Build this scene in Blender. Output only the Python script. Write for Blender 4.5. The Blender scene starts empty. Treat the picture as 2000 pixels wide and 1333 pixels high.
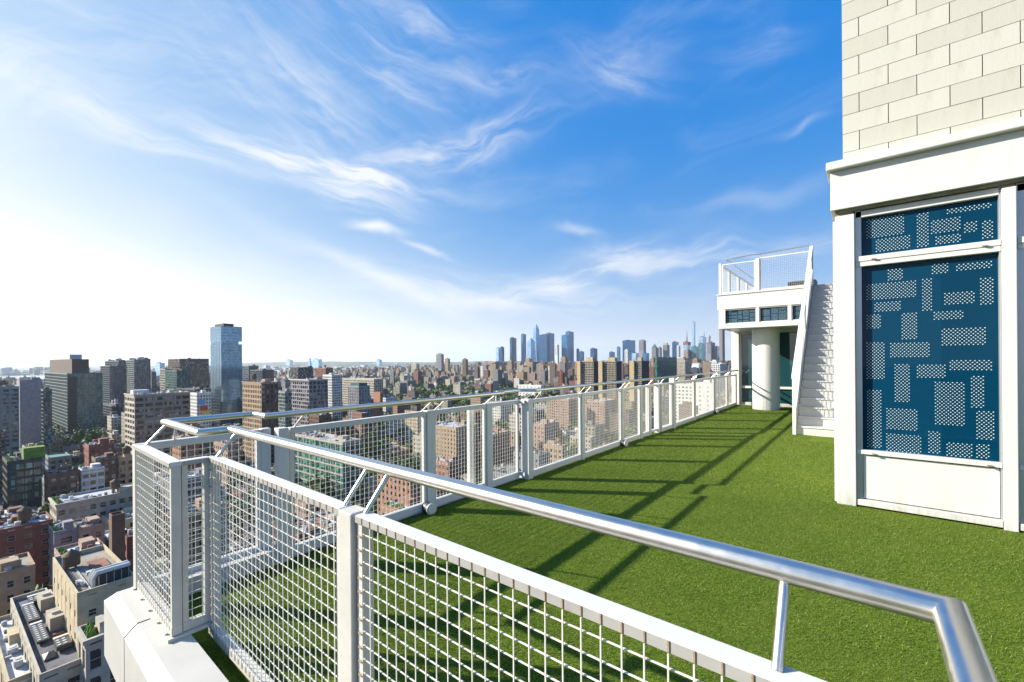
import bpy, math, random
import numpy as np

S = bpy.context.scene
C = S.collection
rnd = random.Random(11)

# ------------------------------------------------------------------ camera
FPX, YAW, ROLL, SHY, EYE = 851.4, -0.6819, -0.0075, 37.85, 1.65      # focal length and offsets for a 2000 px wide frame
F = np.array([math.sin(YAW), math.cos(YAW), 0.0])
R = np.array([math.cos(YAW), -math.sin(YAW), 0.0])
U = np.array([0, 0, 1.0])
R2 = R * math.cos(ROLL) + U * math.sin(ROLL)
U2 = -R * math.sin(ROLL) + U * math.cos(ROLL)
from mathutils import Matrix, Vector
cam_d = bpy.data.cameras.new('camera')
cam = bpy.data.objects.new('camera', cam_d)
C.objects.link(cam)
cam.matrix_world = Matrix(((R2[0], U2[0], -F[0], 0), (R2[1], U2[1], -F[1], 0), (R2[2], U2[2], -F[2], EYE), (0, 0, 0, 1)))
cam_d.sensor_width = 36
cam_d.lens = 36 * FPX / 2000
cam_d.shift_y = SHY / 2000
cam_d.clip_start = 0.02
cam_d.clip_end = 60000
S.camera = cam
S.render.resolution_x, S.render.resolution_y = 1024, 682

# ------------------------------------------------------------------ light
SUN_AZ, SUN_EL = math.radians(212), math.radians(27)                  # direction to the sun, counter-clockwise from +X
SUN = np.array([math.cos(SUN_AZ) * math.cos(SUN_EL), math.sin(SUN_AZ) * math.cos(SUN_EL), math.sin(SUN_EL)])
sl = bpy.data.lights.new('sun', 'SUN')
sl.energy = 5.0
sl.angle = math.radians(0.55)
sl.color = (1.0, 0.93, 0.80)
so = bpy.data.objects.new('sun', sl)
so.rotation_euler = Vector(SUN).to_track_quat('Z', 'Y').to_euler()
so.location = (-30, -30, 40)
C.objects.link(so)
S.view_settings.view_transform = 'Standard'
S.view_settings.look = 'None'
S.view_settings.gamma = 1
S.view_settings.use_curve_mapping = False
S.view_settings.exposure = 1.15
S.cycles.use_denoising = True
S.cycles.max_bounces = 6
S.cycles.volume_bounces = 1
S.cycles.transparent_max_bounces = 12
S.cycles.caustics_reflective = False
S.cycles.caustics_refractive = False


def ray(x, y):
    return F + R2 * (x - 1000) / FPX - U2 * (y - 666.5 - SHY) / FPX


def horizon(x):
    return 704.35 - 0.0075 * (x - 1000)


# ---- node helper
class NT:
    def __init__(self, tree):
        self.t = tree
        self.n = tree.nodes
        self.l = tree.links

    def node(self, kind, **kw):
        n = self.n.new(kind)
        for k, v in kw.items():
            if k.startswith('i_'):
                n.inputs[k[2:].replace('_', ' ')].default_value = v
            else:
                setattr(n, k, v)
        return n

    def put(self, sock, v):
        if isinstance(v, bpy.types.NodeSocket):
            self.l.new(v, sock)
        else:
            sock.default_value = v

    def m(self, op, a, b=None, c=None, clamp=False):
        n = self.n.new('ShaderNodeMath')
        n.operation = op
        n.use_clamp = clamp
        self.put(n.inputs[0], a)
        if b is not None: self.put(n.inputs[1], b)
        if c is not None: self.put(n.inputs[2], c)
        return n.outputs[0]

    def mix(self, f, a, b, blend='MIX'):
        n = self.n.new('ShaderNodeMix')
        n.data_type = 'RGBA'
        n.blend_type = blend
        self.put(n.inputs[0], f)
        self.put(n.inputs[6], a)
        self.put(n.inputs[7], b)
        return n.outputs[2]

    def noise(self, vec, scale, detail=3, rough=0.5, dist=0.0, dim='3D'):
        n = self.n.new('ShaderNodeTexNoise')
        n.noise_dimensions = dim
        if vec is not None: self.l.new(vec, n.inputs['Vector'])
        n.inputs['Scale'].default_value = scale
        n.inputs['Detail'].default_value = detail
        n.inputs['Roughness'].default_value = rough
        n.inputs['Distortion'].default_value = dist
        return n.outputs[0]

    def ramp(self, v, lo, hi, a=0.0, b=1.0):
        n = self.n.new('ShaderNodeMapRange')
        n.interpolation_type = 'SMOOTHSTEP'
        self.put(n.inputs[0], v)
        n.inputs[1].default_value = lo
        n.inputs[2].default_value = hi
        n.inputs[3].default_value = a
        n.inputs[4].default_value = b
        return n.outputs[0]


def col4(c):
    return (c[0], c[1], c[2], 1.0)


# ------------------------------------------------------------------ sky: Nishita daylight with thin cirrus
W = bpy.data.worlds.new('World')
S.world = W
W.use_nodes = True
t = NT(W.node_tree)
for n in list(t.n): t.n.remove(n)
sky = t.node('ShaderNodeTexSky', sky_type='NISHITA', sun_disc=False, sun_elevation=SUN_EL,
             sun_rotation=math.pi / 2 - SUN_AZ, altitude=50, air_density=1.0, dust_density=1.6, ozone_density=2.2)
geo = t.node('ShaderNodeTexCoord')
gen = geo.outputs['Generated']
sep = t.node('ShaderNodeSeparateXYZ'); t.l.new(gen, sep.inputs[0])
X_, Y_, Z_ = sep.outputs
az = t.m('ARCTAN2', t.m('ADD', t.m('MULTIPLY', X_, R[0]), t.m('MULTIPLY', Y_, R[1])),
         t.m('ADD', t.m('MULTIPLY', X_, F[0]), t.m('MULTIPLY', Y_, F[1])))
el = t.m('ARCSINE', Z_)
# richer blue away from the sun, milky towards it
sund = t.node('ShaderNodeVectorMath', operation='DOT_PRODUCT'); t.l.new(gen, sund.inputs[0]); sund.inputs[1].default_value = SUN
cs = sund.outputs['Value']
tint = t.mix(1.0, sky.outputs[0], (0.60, 1.15, 1.75, 1), 'MULTIPLY')
base = t.mix(0.92, tint, (0.0, 2.05, 6.7, 1))
csp = t.m('MAXIMUM', cs, 0.0)
elp = t.m('MAXIMUM', el, 0.0)
milk = t.m('ADD', t.m('ADD', t.m('MULTIPLY', csp, 0.08), t.m('MULTIPLY', t.m('MULTIPLY', csp, csp), 0.60)), -0.21)
milk = t.m('ADD', milk, t.m('MULTIPLY', t.m('EXPONENT', t.m('MULTIPLY', elp, -5.0)), 0.60))
milk = t.m('ADD', milk, t.m('MULTIPLY', t.m('EXPONENT', t.m('MULTIPLY', elp, -2.0)), 0.74))
milk = t.m('MINIMUM', t.m('MAXIMUM', milk, 0.0), 0.99)
hz = t.mix(t.ramp(cs, -0.3, 0.55), (7.0, 7.6, 8.5, 1), (8.9, 9.0, 9.0, 1))
mc = t.node('ShaderNodeCombineXYZ')
for i_, p_ in enumerate((1.95, 1.55, 1.25)): t.put(mc.inputs[i_], t.m('POWER', milk, p_))
vm = t.node('ShaderNodeMix', data_type='VECTOR', factor_mode='NON_UNIFORM')
t.l.new(mc.outputs[0], vm.inputs[1]); t.l.new(base, vm.inputs[4]); t.l.new(hz, vm.inputs[5])
base = vm.outputs[1]


def px_angle(x, y):
    r = ray(x, y)
    a = math.atan2(r @ R, r @ F)
    return a, math.asin(r[2] / np.linalg.norm(r))


comb = t.node('ShaderNodeCombineXYZ')
t.put(comb.inputs[0], az); t.put(comb.inputs[1], el)
warp = t.noise(comb.outputs[0], 2.5, 4, 0.55)
warp2 = t.noise(comb.outputs[0], 6.0, 3, 0.5)
total = None
# long wisps: centre, end point of the long half axis, half width (photo pixels of the cloud, turned into fixed sky angles), weight, streak turn
strokes = [
    ((330, 270), (560, 340), 34, 0.42), ((640, 335), (830, 375), 36, 0.95), ((720, 350), (800, 390), 26, 0.6), ((890, 285), (1070, 225), 34, 0.55),
    ((700, 400), (790, 420), 30, 0.55), ((740, 453), (780, 456), 11, 0.8), ((600, 200), (760, 330), 100, 0.30),
    ((250, 90), (700, 130), 90, 0.20), ((740, 110), (900, 210), 70, 0.32), ((800, 20), (930, 80), 22, 0.40), ((960, 150), (1080, 160), 28, 0.30),
    ((1200, 135), (1290, 165), 40, 0.30), ((1240, 100), (1340, 60), 50, 0.14),
    ((1100, 545), (1300, 500), 22, 0.7), ((1210, 490), (1290, 480), 24, 0.55), ((980, 575), (1250, 580), 46, 0.5), ((1400, 500), (1640, 475), 34, 0.5),
    ((760, 560), (960, 640), 20, 0.4), ((1130, 455), (1170, 462), 10, 0.35), ((1470, 80), (1570, 50), 50, 0.14),
    ((100, 170), (300, 260), 34, 0.3), ((830, 490), (870, 505), 8, 0.5), ((1560, 240), (1600, 225), 7, 0.2), ((1500, 380), (1640, 320), 20, 0.16),
    ((450, 560), (900, 600), 60, 0.22), ((-300, 200), (100, 120), 90, 0.4), ((2200, 300), (2700, 200), 80, 0.4),
]
for (c0, c1, hw, wt) in strokes:
    a0, e0 = px_angle(*c0)
    a1, e1 = px_angle(*c1)
    dx, dy = a1 - a0, e1 - e0
    L = math.hypot(dx, dy)
    ux, uy = dx / L, dy / L
    wdt = hw / FPX * 0.8
    ca = t.m('ADD', az, t.m('MULTIPLY', t.m('SUBTRACT', warp, 0.5), 0.10))
    ce = t.m('ADD', el, t.m('ADD', t.m('MULTIPLY', t.m('SUBTRACT', warp, 0.5), -0.16), t.m('MULTIPLY', t.m('SUBTRACT', warp2, 0.5), 0.05)))
    p = t.m('DIVIDE', t.m('ADD', t.m('MULTIPLY', t.m('SUBTRACT', ca, a0), ux), t.m('MULTIPLY', t.m('SUBTRACT', ce, e0), uy)), L)
    q = t.m('DIVIDE', t.m('ADD', t.m('MULTIPLY', t.m('SUBTRACT', ca, a0), -uy), t.m('MULTIPLY', t.m('SUBTRACT', ce, e0), ux)), wdt)
    d2 = t.m('ADD', t.m('MULTIPLY', p, p), t.m('MULTIPLY', q, q))
    g = t.m('MULTIPLY', t.m('EXPONENT', t.m('MULTIPLY', d2, -1.1)), wt)
    cmb = t.node('ShaderNodeCombineXYZ')
    t.put(cmb.inputs[0], t.m('MULTIPLY', p, L * 2.6)); t.put(cmb.inputs[1], t.m('MULTIPLY', q, wdt * 15)); cmb.inputs[2].default_value = c0[0] * 0.01
    if hw >= 22:
        st = t.noise(cmb.outputs[0], 1.6, 5, 0.62, 0.5)
        g = t.m('MULTIPLY', g, t.ramp(st, 0.34, 0.72, 0.10, 1.25))
    total = g if total is None else t.m('ADD', total, g)
# a faint veil of streaks over the whole sky
cmb = t.node('ShaderNodeCombineXYZ')
t.put(cmb.inputs[0], t.m('ADD', t.m('MULTIPLY', az, 1.6), t.m('MULTIPLY', el, 2.2)))
t.put(cmb.inputs[1], t.m('SUBTRACT', t.m('MULTIPLY', el, 5.0), t.m('MULTIPLY', az, 1.5)))
veil = t.ramp(t.noise(cmb.outputs[0], 1.7, 6, 0.6, 0.8), 0.46, 0.9, 0.0, 0.16)
total = t.m('ADD', total, veil)
cloud = t.m('MULTIPLY', t.m('MINIMUM', t.m('MULTIPLY', total, 1.25), 1.0), t.ramp(el, -0.02, 0.06))
fin = t.mix(t.m('MULTIPLY', cloud, 0.9), base, t.mix(t.ramp(cs, -0.5, 0.6), (7.6, 8.1, 8.9, 1), (8.9, 9.0, 9.1, 1)))
bg = t.node('ShaderNodeBackground')
t.l.new(fin, bg.inputs['Color'])
bg.inputs['Strength'].default_value = 0.0505
wo = t.node('ShaderNodeOutputWorld')
t.l.new(bg.outputs[0], wo.inputs[0])

# ------------------------------------------------------------------ materials
MATS = {}


def mat(name, base, rough=0.6, metal=0.0, var=0.12, vscale=3.0, bump=0.0, bscale=40.0, second=None, sscale=2.0, slo=0.5, shi=0.7, spec=0.5, attr=None, stretch=None):
    if name in MATS: return MATS[name]
    m = bpy.data.materials.new(name)
    m.use_nodes = True
    k = NT(m.node_tree)
    b = k.n['Principled BSDF']
    tc = k.node('ShaderNodeTexCoord')
    vec = tc.outputs['Object']
    if stretch:
        mp = k.node('ShaderNodeMapping'); k.l.new(vec, mp.inputs[0]); mp.inputs['Scale'].default_value = stretch
        vec = mp.outputs[0]
    c = None
    if attr:
        a = k.node('ShaderNodeAttribute', attribute_name=attr)
        c = a.outputs['Color']
    nz = k.noise(vec, vscale, 5, 0.6)
    fac = k.ramp(nz, 0.25, 0.75, 1 - var, 1 + var)
    src = c if c is not None else col4(base)
    mul = k.node('ShaderNodeVectorMath', operation='SCALE')
    k.put(mul.inputs[0], src if c is not None else base)
    k.l.new(fac, mul.inputs['Scale'])
    outc = mul.outputs[0]
    if second is not None:
        outc = k.mix(k.ramp(k.noise(vec, sscale, 5, 0.65), slo, shi), outc, col4(second))
    k.l.new(outc, b.inputs['Base Color'])
    b.inputs['Roughness'].default_value = rough
    b.inputs['Metallic'].default_value = metal
    b.inputs['Specular IOR Level'].default_value = spec
    if bump > 0:
        bn = k.node('ShaderNodeBump'); bn.inputs['Strength'].default_value = bump; bn.inputs['Distance'].default_value = 0.01
        k.l.new(k.noise(vec, bscale, 4, 0.6), bn.inputs['Height'])
        k.l.new(bn.outputs[0], b.inputs['Normal'])
    MATS[name] = m
    return m


mat('white_paint', (0.61, 0.605, 0.58), 0.38, var=0.04, vscale=4, bump=0.05, bscale=60, second=(0.62, 0.56, 0.46), sscale=7, slo=0.60, shi=0.85)
mat('white_paint_worn', (0.52, 0.50, 0.45), 0.5, var=0.07, vscale=9, bump=0.12, bscale=90, second=(0.50, 0.42, 0.31), sscale=14, slo=0.57, shi=0.80)
mat('shaded_paint', (0.34, 0.33, 0.31), 0.55, var=0.08, vscale=9, second=(0.28, 0.22, 0.16), sscale=14, slo=0.55, shi=0.8)  # white paint with shade darkened into its colour, plus brownish stains
mat('white_mesh', (0.68, 0.66, 0.60), 0.4, var=0.10, vscale=20, second=(0.55, 0.46, 0.33), sscale=12, slo=0.58, shi=0.75)
mat('white_panel', (0.575, 0.57, 0.55), 0.42, var=0.03, vscale=1.4, bump=0.03, bscale=25, second=(0.70, 0.68, 0.62), sscale=2.2, slo=0.55, shi=0.85, stretch=(1, 1, 0.3))
mat('coping', (0.46, 0.45, 0.42), 0.6, var=0.06, vscale=4, bump=0.1, bscale=120, second=(0.40, 0.385, 0.34), sscale=6, slo=0.55, shi=0.85)
mat('seam', (0.045, 0.042, 0.04), 0.8)
mat('grime', (0.23, 0.21, 0.15), 0.9, var=0.3, vscale=12)
mat('weld', (0.30, 0.21, 0.12), 0.8, var=0.3, vscale=50)
mat('dark_soil', (0.03, 0.03, 0.02), 0.9)
mat('aluminium', (0.40, 0.43, 0.46), 0.35, 0.5, var=0.05)
mat('block', (0.485, 0.475, 0.42), 0.75, var=0.05, vscale=2.2, bump=0.12, bscale=70, second=(0.40, 0.385, 0.325), sscale=5, slo=0.52, shi=0.85, stretch=(1, 1, 0.25))
mat('block_b', (0.445, 0.435, 0.38), 0.75, var=0.05, vscale=2.2, bump=0.12, bscale=70, second=(0.37, 0.36, 0.30), sscale=4, slo=0.5, shi=0.85, stretch=(1, 1, 0.25))
mat('mortar', (0.19, 0.165, 0.12), 0.9, var=0.25, vscale=9)
mat('dot_print', (0.50, 0.58, 0.56), 0.5, var=0.03)
mat('dark_metal', (0.07, 0.07, 0.07), 0.5, 0.2)
mat('curtain', (0.45, 0.47, 0.44), 0.8)


def glass(name, base, rough=0.06, metal=0.0, blinds=None, cell=(1.4, 1.4, 3.2), amount=0.5, spec=0.6, wav=0.0):
    """opaque-looking window glass; single panes differ a little (blinds drawn, lights off)"""
    m = bpy.data.materials.new(name)
    m.use_nodes = True
    k = NT(m.node_tree)
    b = k.n['Principled BSDF']
    tc = k.node('ShaderNodeTexCoord')
    mp = k.node('ShaderNodeMapping'); k.l.new(tc.outputs['Object'], mp.inputs[0])
    mp.inputs['Scale'].default_value = (1 / cell[0], 1 / cell[1], 1 / cell[2])
    fl = k.node('ShaderNodeVectorMath', operation='FLOOR'); k.l.new(mp.outputs[0], fl.inputs[0])
    wn = k.node('ShaderNodeTexWhiteNoise'); k.l.new(fl.outputs[0], wn.inputs[0])
    outc = k.mix(k.ramp(wn.outputs[0], 0.2, 1.0, 0.0, 0.35), col4(base), col4([min(1, x * 2.2 + 0.01) for x in base]))
    if blinds is not None:
        outc = k.mix(k.m('GREATER_THAN', wn.outputs[0], 1 - amount), outc, col4(blinds))
    k.l.new(outc, b.inputs['Base Color'])
    b.inputs['Roughness'].default_value = rough
    b.inputs['Metallic'].default_value = metal
    b.inputs['Specular IOR Level'].default_value = spec
    if wav > 0:
        bn = k.node('ShaderNodeBump'); bn.inputs['Strength'].default_value = wav; bn.inputs['Distance'].default_value = 0.05
        k.l.new(k.noise(mp.outputs[0], 1.2, 2, 0.5), bn.inputs['Height']); k.l.new(bn.outputs[0], b.inputs['Normal'])
    MATS[name] = m
    return m


glass('pane_blue', (0.0, 0.030, 0.066), 0.04, spec=0.12, amount=0)
glass('pane_teal', (0.01, 0.05, 0.06), 0.04, spec=0.9, wav=0.02)
glass('win_dark', (0.018, 0.022, 0.028), 0.12, blinds=(0.30, 0.31, 0.30), amount=0.22)
glass('win_teal', (0.012, 0.055, 0.06), 0.08, blinds=(0.16, 0.30, 0.28), amount=0.30)
glass('win_green', (0.012, 0.075, 0.068), 0.08, blinds=(0.09, 0.26, 0.20), amount=0.35)
glass('win_blue', (0.02, 0.05, 0.09), 0.08, blinds=(0.10, 0.16, 0.2), amount=0.2)
glass('tower_glass', (0.13, 0.23, 0.33), 0.05, metal=0.85, cell=(1.6, 1.6, 3.6), wav=0.03)
glass('sky_glass', (0.02, 0.13, 0.27), 0.22, metal=0.25, cell=(12, 12, 16))
glass('sky_glass_dark', (0.004, 0.055, 0.15), 0.2, metal=0.15, cell=(14, 14, 20))
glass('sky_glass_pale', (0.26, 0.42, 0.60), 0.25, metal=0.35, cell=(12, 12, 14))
glass('teal_tower', (0.05, 0.17, 0.19), 0.25, metal=0.1, cell=(10, 10, 12))

for nm, c in dict(brick_red=(0.19, 0.066, 0.045), brick_brown=(0.13, 0.075, 0.052), brick_tan=(0.33, 0.235, 0.15), brick_orange=(0.30, 0.15, 0.09),
                  cream=(0.44, 0.365, 0.24), limestone=(0.40, 0.36, 0.29), beige=(0.27, 0.225, 0.165), grey_wall=(0.20, 0.20, 0.20), lavender=(0.22, 0.21, 0.235),
                  dark_wall=(0.035, 0.035, 0.04), slate=(0.055, 0.07, 0.085), white_wall=(0.58, 0.575, 0.545), pink_brick=(0.33, 0.22, 0.165), green_metal=(0.03, 0.10, 0.095),
                  yellow_stone=(0.42, 0.33, 0.19), concrete=(0.36, 0.32, 0.25), teal_roof=(0.05, 0.20, 0.17), wood=(0.12, 0.075, 0.045), rust=(0.18, 0.06, 0.025)).items():
    mat(nm, c, 0.85, var=0.22, vscale=0.45, second=[x * 0.62 for x in c], sscale=0.9, slo=0.52, shi=0.8)
for nm, c in dict(roof_white=(0.60, 0.60, 0.60), roof_silver=(0.40, 0.41, 0.43), roof_tan=(0.25, 0.215, 0.175), roof_grey=(0.11, 0.11, 0.12), roof_black=(0.035, 0.035, 0.038), roof_terracotta=(0.24, 0.11, 0.07)).items():
    mat(nm, c, 0.9, var=0.25, vscale=0.35, second=[x * 0.55 for x in c], sscale=0.5, slo=0.5, shi=0.75)
mat('crown_brown', (0.075, 0.052, 0.043), 0.85, var=0.2, vscale=0.4)
mat('mullion_grey', (0.15, 0.16, 0.165), 0.7, var=0.15, vscale=0.3)
mat('metal_unit', (0.45, 0.46, 0.47), 0.5, 0.2, var=0.15, vscale=1)
mat('leaf', (0.075, 0.135, 0.030), 0.7, var=0.5, vscale=0.9, second=(0.10, 0.15, 0.03), sscale=0.7, slo=0.45, shi=0.65)
mat('bark', (0.09, 0.065, 0.045), 0.9)
mat('roof_garden', (0.10, 0.20, 0.02), 0.9, var=0.4, vscale=0.6)
mat('asphalt', (0.05, 0.05, 0.052), 0.9, var=0.3, vscale=0.02, second=(0.075, 0.07, 0.06), sscale=0.01)
mat('pavement', (0.22, 0.21, 0.20), 0.9, var=0.2, vscale=0.1)
mat('mural_red', (0.5, 0.05, 0.03), 0.8)
mat('mural_blue', (0.15, 0.3, 0.5), 0.8)
mat('mural_yellow', (0.7, 0.5, 0.1), 0.8)
mat('construction_red', (0.24, 0.07, 0.06), 0.8)


def dirty_foot(name):
    m = MATS[name]
    k = NT(m.node_tree)
    b = k.n['Principled BSDF']
    src = b.inputs['Base Color'].links[0].from_socket
    g_ = k.node('ShaderNodeNewGeometry')
    sp = k.node('ShaderNodeSeparateXYZ'); k.l.new(g_.outputs['Position'], sp.inputs[0])
    mp = k.node('ShaderNodeMapping'); k.l.new(g_.outputs['Position'], mp.inputs[0]); mp.inputs['Scale'].default_value = (9, 9, 1.2)
    n_ = k.noise(mp.outputs[0], 2.0, 5, 0.65)
    foot = k.m('MULTIPLY', k.ramp(sp.outputs[2], 0.22, 0.0), k.ramp(n_, 0.35, 0.7))
    streak = k.m('MULTIPLY', k.ramp(n_, 0.56, 0.74), 0.35)
    c = k.mix(k.m('MULTIPLY', foot, 0.6), k.mix(streak, src, (0.50, 0.47, 0.40, 1)), (0.30, 0.29, 0.20, 1))
    k.l.new(c, b.inputs['Base Color'])


dirty_foot('white_panel')


def steel():
    m = bpy.data.materials.new('stainless_steel')
    m.use_nodes = True
    k = NT(m.node_tree)
    b = k.n['Principled BSDF']
    tc = k.node('ShaderNodeTexCoord')
    b.inputs['Base Color'].default_value = (0.72, 0.68, 0.62, 1)
    b.inputs['Metallic'].default_value = 1.0
    k.l.new(k.ramp(k.noise(tc.outputs['Object'], 30, 4, 0.6), 0.3, 0.7, 0.31, 0.37), b.inputs['Roughness'])
    mp = k.node('ShaderNodeMapping'); k.l.new(tc.outputs['Object'], mp.inputs[0]); mp.inputs['Scale'].default_value = (1, 1, 40)
    MATS['stainless_steel'] = m


steel()


def turf_mats():
    m = bpy.data.materials.new('turf_blade')
    m.use_nodes = True
    k = NT(m.node_tree)
    b = k.n['Principled BSDF']
    a = k.node('ShaderNodeAttribute', attribute_name='Col')
    k.l.new(a.outputs['Color'], b.inputs['Base Color'])
    b.inputs['Roughness'].default_value = 0.55
    b.inputs['Specular IOR Level'].default_value = 0.25
    tr = k.node('ShaderNodeBsdfTranslucent')
    k.l.new(a.outputs['Color'], tr.inputs[0])
    mx = k.node('ShaderNodeMixShader'); mx.inputs[0].default_value = 0.35
    k.l.new(b.outputs[0], mx.inputs[1]); k.l.new(tr.outputs[0], mx.inputs[2])
    k.l.new(mx.outputs[0], k.n['Material Output'].inputs[0])
    MATS['turf_blade'] = m
    m = bpy.data.materials.new('turf_mat')
    m.use_nodes = True
    k = NT(m.node_tree)
    b = k.n['Principled BSDF']
    tc = k.node('ShaderNodeTexCoord')
    n1 = k.noise(tc.outputs['Object'], 70, 4, 0.7)
    n2 = k.noise(tc.outputs['Object'], 1.3, 4, 0.6)
    c = k.mix(k.ramp(n1, 0.32, 0.68), (0.04, 0.075, 0.004, 1), (0.14, 0.21, 0.022, 1))
    c = k.mix(k.ramp(n2, 0.3, 0.75, 0, 0.4), c, (0.17, 0.22, 0.025, 1))
    k.l.new(c, b.inputs['Base Color'])
    b.inputs['Roughness'].default_value = 0.9
    b.inputs['Specular IOR Level'].default_value = 0.1
    bn = k.node('ShaderNodeBump'); bn.inputs['Strength'].default_value = 0.8; bn.inputs['Distance'].default_value = 0.01
    k.l.new(n1, bn.inputs['Height']); k.l.new(bn.outputs[0], b.inputs['Normal'])
    MATS['turf_mat'] = m


turf_mats()


def city_mat():
    """walls and roofs of far buildings: colour per building, storeys and bays as fine print"""
    m = bpy.data.materials.new('far_facade')
    m.use_nodes = True
    k = NT(m.node_tree)
    b = k.n['Principled BSDF']
    a = k.node('ShaderNodeAttribute', attribute_name='Col')
    g = k.node('ShaderNodeNewGeometry')
    s = k.node('ShaderNodeSeparateXYZ'); k.l.new(g.outputs['Normal'], s.inputs[0])
    p = k.node('ShaderNodeSeparateXYZ'); k.l.new(g.outputs['Position'], p.inputs[0])
    side = k.m('GREATER_THAN', k.m('ABSOLUTE', s.outputs[0]), 0.6)
    along = k.m('ADD', k.m('MULTIPLY', p.outputs[1], side), k.m('MULTIPLY', p.outputs[0], k.m('SUBTRACT', 1, side)))
    fx = k.m('FRACT', k.m('DIVIDE', along, 3.1))
    fz = k.m('FRACT', k.m('DIVIDE', k.m('ADD', p.outputs[2], 500), 3.4))
    win = k.m('MULTIPLY', k.m('MULTIPLY', k.m('GREATER_THAN', fx, 0.38), k.m('GREATER_THAN', fz, 0.42)), k.m('LESS_THAN', k.m('ABSOLUTE', s.outputs[2]), 0.3))
    nz = k.noise(g.outputs['Position'], 0.12, 3, 0.6)
    c = k.mix(k.ramp(nz, 0.3, 0.7, 0, 0.3), a.outputs['Color'], (0.08, 0.075, 0.07, 1))
    c = k.mix(k.m('MULTIPLY', win, 0.75), c, (0.03, 0.035, 0.045, 1))
    k.l.new(c, b.inputs['Base Color'])
    b.inputs['Roughness'].default_value = 0.8
    MATS['far_facade'] = m


city_mat()


# ------------------------------------------------------------------ mesh building
class MB:
    def __init__(self):
        self.v, self.f, self.mi, self.fc = [], [], [], []

    def quad(self, a, b, c, d, m=0, col=None):
        n = len(self.v)
        self.v += [tuple(a), tuple(b), tuple(c), tuple(d)]
        self.f.append((n, n + 1, n + 2, n + 3)); self.mi.append(m); self.fc.append(col)
        return self

    def box(self, x0, x1, y0, y1, z0, z1, m=0, col=None, top=None, bottom=True):
        n = len(self.v)
        self.v += [(x0, y0, z0), (x1, y0, z0), (x1, y1, z0), (x0, y1, z0), (x0, y0, z1), (x1, y0, z1), (x1, y1, z1), (x0, y1, z1)]
        fs = [(4, 5, 6, 7), (0, 1, 5, 4), (1, 2, 6, 5), (2, 3, 7, 6), (3, 0, 4, 7)]
        if bottom: fs.append((0, 3, 2, 1))
        for i, q in enumerate(fs):
            self.f.append(tuple(n + k for k in q)); self.mi.append(m)
            self.fc.append(top if (i == 0 and top is not None) else col)
        return self

    def prism(self, poly, z0, z1, m=0, cap=True, top_poly=None, col=None, top=None):
        n = len(self.v); k = len(poly)
        tp = top_poly or poly
        zf = z1 if callable(z1) else (lambda x, y: z1)
        self.v += [(x, y, z0) for x, y in poly] + [(x, y, zf(x, y)) for x, y in tp]
        for i in range(k):
            j = (i + 1) % k
            self.f.append((n + i, n + j, n + k + j, n + k + i)); self.mi.append(m); self.fc.append(col)
        if cap:
            self.f.append(tuple(n + k + i for i in range(k))); self.mi.append(m); self.fc.append(top or col)
            self.f.append(tuple(n + i for i in reversed(range(k)))); self.mi.append(m); self.fc.append(col)
        return self

    def cone(self, poly, z0, apex, m=0):
        n = len(self.v); k = len(poly)
        self.v += [(x, y, z0) for x, y in poly] + [tuple(apex)]
        for i in range(k):
            self.f.append((n + i, n + (i + 1) % k, n + k)); self.mi.append(m); self.fc.append(None)
        return self

    def tube(self, pts, r, seg=16, m=0, cap=True, flat=None):
        """mitred round pipe along a polyline"""
        pts = [np.array(p, float) for p in pts]
        rings = []
        N = len(pts)
        d0 = pts[1] - pts[0]; d0 /= np.linalg.norm(d0)
        up = np.array([0, 0, 1.0]) if abs(d0[2]) < 0.9 else np.array([1.0, 0, 0])
        a = np.cross(d0, up); a /= np.linalg.norm(a); b = np.cross(a, d0)
        ring = [a * math.cos(2 * math.pi * i / seg) * r + b * math.sin(2 * math.pi * i / seg) * r for i in range(seg)]
        cur = [pts[0] + q for q in ring]
        rings.append(cur)
        for i in range(1, N):
            din = pts[i] - pts[i - 1]; din /= np.linalg.norm(din)
            if i < N - 1:
                dout = pts[i + 1] - pts[i]; dout /= np.linalg.norm(dout)
                nrm = din + dout; nrm /= np.linalg.norm(nrm)
            else:
                nrm = din
            cur = [p + din * (((pts[i] - p) @ nrm) / (din @ nrm)) for p in cur]
            rings.append(cur)
        n = len(self.v)
        for rg in rings: self.v += [tuple(p) for p in rg]
        for i in range(N - 1):
            for j in range(seg):
                k = (j + 1) % seg
                self.f.append((n + i * seg + j, n + i * seg + k, n + (i + 1) * seg + k, n + (i + 1) * seg + j)); self.mi.append(m); self.fc.append(None)
        if cap:
            self.f.append(tuple(n + j for j in reversed(range(seg)))); self.mi.append(m); self.fc.append(None)
            self.f.append(tuple(n + (N - 1) * seg + j for j in range(seg))); self.mi.append(m); self.fc.append(None)
        return self

    def build(self, name, mats, parent=None, smooth=False, loc=None, kind=None, bevel=0, data_only=False):
        me = bpy.data.meshes.new(name)
        me.from_pydata(self.v, [], self.f)
        for mm in (mats if isinstance(mats, (list, tuple)) else [mats]):
            me.materials.append(MATS[mm])
        if any(self.mi): me.polygons.foreach_set('material_index', self.mi)
        if any(c is not None for c in self.fc):
            at = me.color_attributes.new('Col', 'FLOAT_COLOR', 'CORNER')
            arr = []
            for f, c in zip(self.f, self.fc):
                arr += list(col4(c or (0.2, 0.2, 0.2))) * len(f)
            at.data.foreach_set('color', arr)
        if smooth:
            me.shade_smooth() if hasattr(me, 'shade_smooth') else None
            me.set_sharp_from_angle(angle=math.radians(40))
        me.update()
        if data_only: return me
        return obj(name, me, parent, loc, kind, bevel)


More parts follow.
